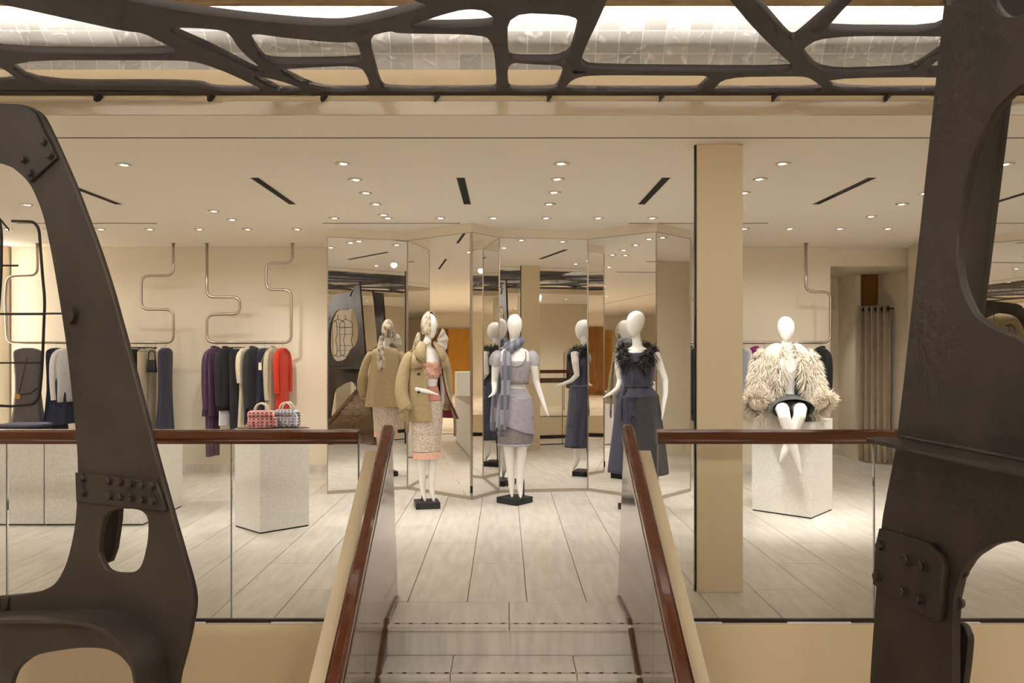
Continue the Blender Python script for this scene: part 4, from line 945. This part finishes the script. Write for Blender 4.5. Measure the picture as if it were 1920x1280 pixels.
for k in range(10):
    a = -PI*.20+PI*.70*k/9; z_ = .14*math.sin(a); r = math.cos(a)
    rings.append([Vector((.084*r*math.cos(b), .104*r*math.sin(b)+.008, z_)) for b in [D90(-62)+D90(304)*q/23 for q in range(24)]])
Rm = Matrix.Rotation(D90(8), 3, 'Z')
sk_.loft([[Rm @ p+Vector((.03,-.010,1.675)) for p in r] for r in rings], closed=False, caps=False)
part('headscarf', sk_, C['scarfhead'], m1, rot1, 1, .004)
part('headscarf_knot', MB().tube([(-.05,.07,1.62),(-.07,.085,1.56),(-.075,.11,1.48),(-.07,.135,1.38),(-.06,.15,1.27),(-.05,.155,1.18)], [.03,.028,.045,.055,.06,.05], 12, .4), C['scarfhead'], m1, rot1, 1)
part('headscarf_drape', MB().tube([(.045,-.03,1.58),(.01,-.06,1.53),(-.03,-.05,1.50),(-.06,.03,1.50)], [.02,.024,.024,.02], 10, .6), C['scarfhead'], m1, rot1, 1)

bow = MB(); bc = Vector((.075,-.05,1.53))
bow.loft([[bc+Vector((.14*r_*math.cos(a_), -.02-.012*math.sin(a_*9)*r_, .14*r_*math.sin(a_))) for a_ in [D90(-70)+D90(130)*q_/24 for q_ in range(25)]] for r_ in (.12,.5,1)], closed=False, caps=False)
part('sheer_bow', bow, sheer('cloth_sheer_cream', srgb(232,226,214), .55), m1, rot1, 0, .002)
# --- second: sheer top and plaid scarf
m2 = thing('mannequin', 'white mannequin in sheer lilac outfit with long plaid scarf', 'mannequin', (.10,7.86,0), 0)
mb = figure([leg(-1,.03,.0), leg(1,.05,-.05)], [[(-.16,0,1.40),(-.185,.03,1.27),(-.195,.06,1.12),(-.20,-.02,1.05),(-.215,-.1,1.02),(-.27,-.17,.99)], [(.16,0,1.40),(.19,.01,1.28),(.215,.03,1.14),(.25,.0,1.02),(.29,-.04,.90),(.33,-.07,.79)]], yaw=D90(-4))
rot2 = D90(4)
me = fuse('body', mb); me.transform(Matrix.Translation((0,0,BZ)) @ Matrix.Rotation(rot2, 4, 'Z')); obj('body', me, M['white'], m2)
stand(m2, .09, .05, D90(50))
part('sheer_top', MB().loft([ring(0,cy,z_,rx,ry,40,.008,11) for z_, rx, ry, cy in ((1.13,.128,.1,-.004),(1.2,.138,.104,-.008),(1.27,.153,.12,-.015),(1.34,.158,.11,-.01))], caps=False), C['sheer'], m2, rot2, 1, .003)
part('top_hem', MB().loft([ring(0,-.003,z_,rx,ry,36,.02,9) for z_, rx, ry in ((1.155,.13,.1),(1.13,.138,.108),(1.11,.133,.104))], caps=False), C['ash'], m2, rot2, 1, .004)
for s in (-1, 1):
    part('puff_sleeve', MB().tube([(s*.13,0,1.425),(s*.175,.0,1.39),(s*.195,.008,1.33),(s*.198,.012,1.28)], [.045,.066,.072,.052], 16), C['sheer'], m2, rot2, 1)
    part('strap', MB().tube([(s*.10,-.085,1.34),(s*.105,-.07,1.41),(s*.1,0,1.455)], .005, 6), C['ash'], m2, rot2, 0)
part('neck_trim', MB().tube([(-.10,-.09,1.36),(-.07,-.125,1.31),(0,-.14,1.28),(.07,-.125,1.31),(.10,-.09,1.36)], .008, 8), C['ash'], m2, rot2, 0)
part('underskirt', MB().loft([ring(.01,0,z_,rx,ry,44,.012,7) for z_, rx, ry in ((.80,.182,.13),(.65,.178,.128),(.515,.172,.126))], caps=False), C['ash'], m2, rot2, 1, .003)
part('frayed_hem', MB().loft([ring(.01,0,z_,rx,ry,60,.03,23) for z_, rx, ry in ((.53,.178,.131),(.505,.181,.134))], caps=False), C['sheer'], m2, rot2, 0, .003)
oc = MB(); n = 44
rows2 = []
for q_ in (0, .2, .45, .7, 1):
    rr = []
    for i in range(n):
        a = 2*PI*i/n; low = .62+.055*math.cos(a*1.0+1.9)+.03*math.sin(2*a+.4); z_ = .985+(low-.985)*q_
        rx = .162+.03*q_**.5; rr.append((.005+rx*(1+.012*math.sin(7*a))*math.cos(a), (.118+.022*q_**.5)*math.sin(a), z_))
    rows2.append(rr)
part('overskirt', oc.loft(rows2, caps=False), C['lilac'], m2, rot2, 1, .003)
part('skirt_yoke', MB().loft([ring(0,0,z_,rx,ry,40) for z_, rx, ry in ((1.07,.118,.09),(1.02,.145,.105),(.98,.164,.12))], caps=False), C['sheer'], m2, rot2, 1, .002)
part('scarf_wrap', MB().tube([(.06,-.05,1.55),(.0,-.075,1.50),(-.07,-.05,1.47),(-.085,.02,1.48),(-.03,.07,1.51),(.05,.05,1.545),(.075,-.02,1.55),(.03,-.075,1.51),(-.05,-.085,1.455),(-.085,-.09,1.42)], [.035,.043,.045,.042,.04,.04,.042,.045,.046,.042], 12), C['scarf'], m2, rot2, 1)
def band(pts, w_, root, rz, name, m_, depth=(0,-1,0), t=.012):
    mb_ = MB(); rings = []
    for i, p in enumerate(pts):
        p = Vector(p); w__ = w_[i] if isinstance(w_, (list, tuple)) else w_
        rings.append([p+Vector((-w__,0,0)), p+Vector((-w__*.5,-t,0)), p+Vector((0,t*.4,0)), p+Vector((w__*.5,-t,0)), p+Vector((w__,0,0))])
    return part(name, mb_.loft(rings, closed=False, caps=False), m_, root, rz, 1, .008)
band([(-.085,-.10,1.45),(-.09,-.135,1.35),(-.092,-.145,1.2),(-.10,-.14,1.05),(-.115,-.15,.9),(-.125,-.155,.78),(-.14,-.155,.66)], [.035,.045,.045,.042,.045,.045,.045], m2, rot2, 'scarf_tail', C['scarf'])
band([(-.10,.06,1.46),(-.13,.115,1.38),(-.16,.12,1.2),(-.18,.13,1.0),(-.19,.14,.8),(-.20,.14,.62)], .045, m2, rot2, 'scarf_tail', C['scarf'])
fg = MB()
for q_ in range(12): fg.tube([(-.18+q_*.0075,-.155,.665),(-.182+q_*.0076,-.157,.61)], .0022, 4)
part('fringe', fg, C['scarf'], m2, rot2, 0)

# --- third: dark peplum top with feather collar
m3 = thing('mannequin', 'white mannequin in dark navy peplum top with feather collar', 'mannequin', (1.25,7.5,0), 0)
rot3 = D90(-18)
mb = figure([leg(-1,.10,-.05), leg(1,.13,.06)], [[(-.16,0,1.42),(-.18,.04,1.30),(-.17,.06,1.15),(-.18,-.03,1.08),(-.22,-.14,1.04),(-.29,-.24,1.0)], [(.16,0,1.42),(.20,.01,1.31),(.255,.03,1.16),(.26,-.0,1.04),(.245,-.03,.92),(.235,-.05,.79)]], yaw=D90(-40), tilt=D90(-8), headc=(-.015,-.025,1.69))
me = fuse('body', mb); me.transform(Matrix.Translation((0,0,BZ)) @ Matrix.Rotation(rot3, 4, 'Z')); obj('body', me, M['white'], m3)
stand(m3, .0, .1, D90(35))
part('top', MB().loft([ring(0,cy,z_,rx,ry,44,am,9) for z_, rx, ry, cy, am in ((1.0,.20,.15,0,.05),(1.04,.175,.13,0,.04),(1.085,.135,.1,0,.02),(1.12,.13,.097,0,.01),(1.2,.15,.112,-.006,.012),(1.28,.158,.122,-.013,.008),(1.36,.16,.11,-.008,0),(1.42,.135,.085,0,0))], caps=False), C['slate'], m3, rot3, 1, .005)
part('belt_tie', MB().tube([(-.136,0,1.095),(-.1,-.085,1.095),(0,-.106,1.095),(.1,-.085,1.095),(.136,0,1.095)], .008, 8), C['black'], m3, rot3, 0)
part('belt_tail', MB().tube([(-.10,-.10,1.09),(-.125,-.15,.95),(-.12,-.155,.78)], .007, 6), C['black'], m3, rot3, 0)
for s in (-1, 1):
    rr = [ring(s*.07+s*(.06*q_),0-.02*q_*s,1.03-.75*q_,.118+.035*q_,.142+.01*q_,32,.02+.03*q_,6,s) for q_ in (0,.15,.3,.45,.7,1)]
    part('trouser_leg', MB().loft(rr, caps=False), C['slate'] if s < 0 else C['slated'], m3, rot3, 1, .004)
part('pleated_panel', MB().loft([ring(.03,.005,z_,rx,ry,160,.05,30,0,1,D90(-58),D90(120),False) for z_, rx, ry in ((1.03,.155,.13),(.9,.172,.15),(.7,.2,.16),(.5,.225,.17),(.3,.245,.175))], closed=False, caps=False), C['slated'], m3, rot3, 0, .003)
def tufts(base_pts, n, L, r, rnd, droop=.6, out=1.0, nm=None):
    mb_ = MB()
    for _ in range(n):
        p, nn = base_pts(rnd); d = (nn*out+Vector((rnd.uniform(-.5,.5), rnd.uniform(-.5,.5), rnd.uniform(-.5,.5)))+Vector((0,0,-droop))).normalized()
        l = L*rnd.uniform(.6,1.25); side = d.cross(Vector((rnd.uniform(-1,1), rnd.uniform(-1,1), rnd.uniform(-1,1)))).normalized()*r
        q1 = p+d*l*.5+Vector((0,0,-.03*l)); q2 = p+d*l+Vector((0,0,-droop*l*.45))
        mb_.add([p-side, p+side, q1+side*.9, q1-side*.9, q2], [(0,1,2,3),(3,2,4)])
    return mb_
def along(path, rad):
    path = [Vector(p) for p in path]; cum = [0]
    for a, b in zip(path, path[1:]): cum.append(cum[-1]+(b-a).length)
    def f(rnd):
        t = rnd.uniform(0, cum[-1]); i = max(k for k in range(len(path)-1) if cum[k] <= t); u = (t-cum[i])/max(1e-6, cum[i+1]-cum[i])
        c = path[i].lerp(path[i+1], u); ax = (path[i+1]-path[i]).normalized(); a = ax.cross(Vector((.3,.5,.8))).normalized(); b = ax.cross(a); an = rnd.uniform(0, 2*PI)
        nn = a*math.cos(an)+b*math.sin(an); R2 = rad[i]*(1-u)+rad[i+1]*u if isinstance(rad, (list, tuple)) else rad
        return c+nn*R2*.95, nn
    return f
rnd = random.Random(5)
fc = [(-.05,-.135,1.28),(-.10,-.11,1.36),(-.135,-.05,1.42),(-.125,.04,1.45),(0,.085,1.47),(.125,.04,1.45),(.135,-.05,1.42),(.10,-.11,1.36),(.03,-.14,1.27)]
part('feather_collar', MB().tube(fc, [.035,.042,.042,.04,.038,.04,.042,.042,.036], 10), C['feather'], m3, rot3, 1)
o = part('feathers', tufts(along(fc, .036), 1500, .075, .0028, rnd), C['feather'], m3, rot3, 0); o['kind'] = 'stuff'

# --- fourth: seated mannequin in fur
m4 = thing('mannequin', 'white seated mannequin in ivory fur jacket on the right plinth', 'mannequin', (2.60,7.35,0), 0)
SZ = .86-.765
legs4 = [[(-.085,.02,.86+.0),(-.09,-.12,.88),(-.10,-.36,.885),(-.095,-.40,.83),(-.0,-.39,.52),(.02,-.39,.46),(.05,-.40,.33)], [(.085,.02,.86),(.085,-.12,.88),(.06,-.33,.885),(.045,-.37,.83),(-.06,-.34,.56),(-.085,-.34,.5),(-.12,-.335,.42)]]
legs4 = [[(x+(.16*y if y < -.05 else 0), y, z_+SZ) for x, y, z_ in L] for L in legs4]
mb = MB()
mb.loft([ring(0,cy,z_,rx,ry,28) for z_, rx, ry, cy in ((.862,.12,.08,.03),(.88,.165,.12,.03),(.95,.165,.118,.03),(1.04,.145,.1,.02),(1.13,.113,.084,.01),(1.22,.125,.09,0),(1.31,.142,.108,-.012),(1.38,.15,.1,-.01),(1.45,.158,.075,0),(1.49,.12,.06,.005),(1.515,.06,.05,.005))])
limb(mb, [(0,.005,1.48),(0,0,1.54),(-.003,-.004,1.60),(-.005,-.01,1.64)], [.058,.048,.043,.042]); egg(mb, (-.008,-.012,1.692), D90(3), .98)
for L in legs4: limb(mb, L, [.09,.085,.058,.054,.036,.032,.012])
for s in (-1, 1): limb(mb, [(s*.16,0,1.44),(s*.21,.02,1.31),(s*.25,.04,1.17),(s*.25,-.02,1.05),(s*.25,-.08,.97),(s*.25,-.12,.92)], [.05,.044,.034,.028,.021,.009])
me = fuse('body', mb); obj('body', me, M['white'], m4)
part('skirt', MB().loft([[(cx+rx*math.cos(a), y_, cz+rz_*math.sin(a)) for a in [2*PI*k/28 for k in range(28)]] for y_, cx, cz, rx, rz_ in ((.13,0,.99,.15,.11),(.02,0,.995,.19,.118),(-.12,0,.985,.195,.108),(-.26,-.04,.985,.19,.094),(-.33,-.05,.98,.185,.088))], caps=False), C['charcoal'], m4, 0, 1, .004, 0)
part('vest', MB().loft([ring(0,cy,z_,rx,ry,36,.0,1,0,1,D90(-72),D90(252),False) for z_, rx, ry, cy in ((1.0,.165,.125,.02),(1.12,.128,.1,.01),(1.25,.142,.108,-.004),(1.34,.152,.112,-.01))], closed=False, caps=False), C['black'], m4, 0, 1, .004, 0)
fr_rows = [(1.55,.085,.075,0,.015,0),(1.525,.13,.095,0,.015,0),(1.48,.185,.115,0,.015,0),(1.38,.205,.14,0,.02,.02),(1.25,.22,.16,0,.03,.03),(1.1,.235,.17,0,.04,.04),(1.0,.245,.175,0,.05,.05),(.95,.25,.18,0,.05,.05)]
A0f = lambda z_: D90(-64+(1.5-z_)*48); A1f = lambda z_: D90(244-(1.5-z_)*48)
part('fur_jacket', coat_body(fr_rows, A0f, A1f), C['fur'], m4, 0, 1, .03, 0)
slv = []
for s in (-1, 1):
    pth = [(s*.15,.0,1.475),(s*.205,.0,1.40),(s*.235,-.01,1.26),(s*.255,-.04,1.12),(s*.275,-.08,1.03),(s*.305,-.12,.985)]
    if s > 0: pth = [(a-.02, b-.02, c) for a, b, c in pth]
    slv.append(pth); part('fur_sleeve', MB().tube(pth, [.075,.085,.085,.088,.092,.1], 14), C['fur'], m4, 0, 1, 0, 0)
def bodysurf(rnd):
    k = rnd.randrange(1, len(fr_rows)-1); t = rnd.random(); r0, r1 = fr_rows[k], fr_rows[k+1]; l = lambda i: r0[i]*(1-t)+r1[i]*t
    z_ = l(0); a = rnd.uniform(A0f(z_), A1f(z_)); nn = Vector((math.cos(a), math.sin(a), 0))
    return Vector((l(3)+l(1)*math.cos(a), l(4)+l(2)*math.sin(a), z_)), nn
fm_ = MB()
for f, n_, L, dr in ((bodysurf, 6500, .06, .8), (along(slv[0], [.085,.1,.1,.1,.1,.105]), 3600, .055, .8), (along(slv[1], [.085,.1,.1,.1,.1,.105]), 3600, .055, .8), (along(slv[0][-2:], .11), 900, .08, .25), (along(slv[1][-2:], .11), 900, .08, .25)):
    t_ = tufts(f, n_, L, .0034, rnd, dr); fm_.add(t_.v, t_.f)
lap = along([(-.19,-.12,1.0),(-.15,-.13,1.15),(-.11,-.13,1.3),(-.075,-.10,1.45),(-.07,-.02,1.53),(0,.07,1.56),(.07,-.02,1.53),(.075,-.10,1.45),(.11,-.13,1.3),(.15,-.13,1.15),(.19,-.12,1.0)], .025)
t_ = tufts(lap, 1800, .09, .0026, rnd, .8); fm_.add(t_.v, t_.f)
hemf = along([(-.27,.0,.9),(-.2,-.12,.91),(-.12,-.14,.92)], .03); t_ = tufts(hemf, 500, .09, .0026, rnd, .5); fm_.add(t_.v, t_.f)
hemf = along([(.14,-.14,.92),(.2,-.12,.91),(.27,.0,.9),(.2,.2,.9)], .03); t_ = tufts(hemf, 700, .09, .0026, rnd, .5); fm_.add(t_.v, t_.f)
inp = lambda x, y: abs((x-2.70)*.707+(y-7.48)*.707) < .31 and abs((x-2.70)*.707-(y-7.48)*.707) < .31   # over the plinth top
fm_.v = [(x, y, max(z_, .866) if inp(x+2.60, y+7.35) else z_) for x, y, z_ in fm_.v]
o = part('fur_hair', fm_, C['fur'], m4, 0, 0, 0, 0); o['kind'] = 'stuff'

# ------------------------------------------------------------------ fitting-room curtain
ct = thing('fitting_room_curtain', 'taupe velvet curtain with eyelets hanging in the fitting room doorway', 'curtain', (4.82, 10.6, 0))
a, b = Vector((4.80,10.78,0)), Vector((5.06,10.45,0)); u = (b-a); L = u.length; u.normalize(); nn = Vector((u.y,-u.x,0)); org = Vector((4.82,10.6,0))
rows = []
for q_ in range(9):
    z_ = .015+(2.1-.015)*q_/8
    rows.append([a+u*(L*k/72)+nn*(.045*math.sin(k/72*2*PI*5+.25*math.sin(q_*.9))*(1-.25*(1-q_/8))+.012*math.sin(k*.9+q_*.5)*(1-q_/8))+Vector((0,0,z_))-org for k in range(73)])
solid(obj('cloth', MB().loft(rows, closed=False, caps=False), M['curtain'], ct, True), .006)
obj('curtain_rod', MB().tube([a-u*.0+Vector((0,0,2.05))-org, b+u*.05+Vector((0,0,2.05))-org], .012, 10), M['iron'], ct)
for k in range(10):
    p = a+u*(L*(k+.5)/10)+Vector((0,0,2.05))-org
    obj('eyelet', MB().lathe([(.012,-.004),(.03,-.004),(.03,.004),(.012,.004)], 14).mesh('eyelet'), M['iron'], ct).matrix_local = Matrix.Translation(p) @ Matrix.Rotation(math.atan2(u.y,u.x), 4, 'Z') @ Matrix.Rotation(PI/2, 4, 'Y')
o = obj('wall_light_strip', MB().box((-6.119, 9.52, .02), (-6.104, 9.60, CEIL-.01)), M['ledw']); tag(o, 'glowing vertical light strip at the left end of the back wall', 'lamp')

# ------------------------------------------------------------------ the rest of the shop, seen in the mirrors
struct('wall_ochre', MB().box((XL+.02, 2.4, 0), (XL+.12, 6.6, 2.25)), M['ochre'])
struct('wall_oak', MB().box((XL+.02, 6.6, 0), (XL+.14, 9.3, 2.25)), M['oak'])
struct('wall_behind_panel', MB().box((-1.5, YB, 0), (3.5, YB+.06, 2.3)), M['oak'])
struct('wall_behind_column', MB().box((3.0, -1.4, 0), (3.4, -1.0, CEIL)), M['wall'])
struct('wall_behind_screen', MB().box((4.2, -4.2, 0), (9.0, -4.1, CEIL)), M['wall'])
for k, y in enumerate((3.2, 4.1, 5.0)):
    t = thing('shoe_niche', 'tall amber shoe niche on the ochre wall, %s from the camera side' % ORD[k], 'shelf', (XL+.12, y, 0))
    obj('back', MB().box((0,-.3,.3),(.02,.3,2.0)), M['oak'], t)
    for z_ in (.3, .72, 1.14, 1.56, 1.98): obj('shelf_board', MB().box((0,-.3,z_),(.26,.3,z_+.025)), M['ochre'], t)
    for s in (-.3, .29): obj('side_board', MB().box((0,s,.3),(.26,s+.015,2.0)), M['ochre'], t)
    for q_, z_ in enumerate((.745, 1.165, 1.585)):
        so_ = thing('shoe', '%s shoe on the %s shelf of the %s shoe niche' % (('white','black')[(q_+k)%2], ('lower','middle','upper')[q_], ORD[k]), 'shoe', (XL+.25, y, z_+.001))
        obj('sole', MB().loft([ring(0,0,zz_,.045,.14,20) for zz_ in (0,.025)]), C['whitec' if (q_+k)%2 == 0 else 'black'], so_)
        obj('upper', MB().loft([ring(0,cy,zz_,rx,ry,20) for zz_, rx, ry, cy in ((.025,.042,.135,0),(.06,.04,.115,.02),(.10,.032,.06,.06),(.14,.03,.045,.075))]), C['whitec' if (q_+k)%2 == 0 else 'black'], so_, True)
def back_rack(x, y, lab, cols):
    t = thing('clothes_rail', lab, 'clothes rail', (x, y, 0))
    obj('bent_tube', MB().tube(fillet([(-.5,0,0),(-.5,0,1.5),(.5,0,1.5),(.5,0,0)], .1), .015, 8), M['steel'], t, True)
    for k, c in enumerate(cols):
        g = thing('hanging_coat', '%s coat, %s on the %s' % (c, ORD[k], lab), 'coat', (x-.36+k*.14, y, 1.5), D90(90))
        obj('hook', MB().tube(hook_path(.0185, (0,0,0), .1), .0025, 6), M['steel'], g)
        obj('body', MB().loft([ring(0,0,z_,w_,t_,24,am,5,k) for z_, w_, t_, am in ((-.08,.05,.02,0),(-.13,.19,.03,0),(-.4,.19,.035,.05),(-.95,.2,.04,.1))]), C[c], g, True)
back_rack(1.4, -2.6, 'freestanding rail with dark coats behind the camera', ['black','charcoal','black2','navy','taupe','black'])
back_rack(5.0, -2.4, 'freestanding rail far right behind the camera', ['black','black2','charcoal','black','beige'])
back_rack(-9.2, 6.0, 'freestanding rail in the long left hall', ['trench','black','slate','cream'])
pedestal([(-7.6,6.9),(-7.0,6.9),(-7.0,7.5),(-7.6,7.5)], 1.1, 'tall white plinth in the left hall, seen in the second mirror')
pedestal([(2.2,-3.4),(3.0,-3.4),(3.0,-2.8),(2.2,-2.8)], .8, 'white plinth behind the camera, seen in the left mirror')
m5 = thing('mannequin', 'white mannequin in orange top behind the camera, seen in the left mirror', 'mannequin', (3.4,-2.2,0), D90(160))
o = bpy.data.objects.new('body', bpy.data.objects['body'].data); 
o = [q for q in m2.children if q.name.startswith('body')][0].copy(); COL.objects.link(o); o.parent = m5
part('top', MB().loft([ring(0,cy,z_,rx,ry,30) for z_, rx, ry, cy in ((.98,.17,.125,0),(1.08,.13,.1,0),(1.28,.155,.12,-.013),(1.42,.165,.09,0),(1.48,.07,.06,0))], caps=False), C['orange'], m5, 0, 1, .004)
part('skirt', MB().loft([ring(0,0,z_,rx,ry,30,.03,6) for z_, rx, ry in ((1.02,.14,.11),(.85,.19,.14),(.5,.22,.16))], caps=False), C['cream'], m5, 0, 1, .004)
stand(m5, .09, .05, 0)
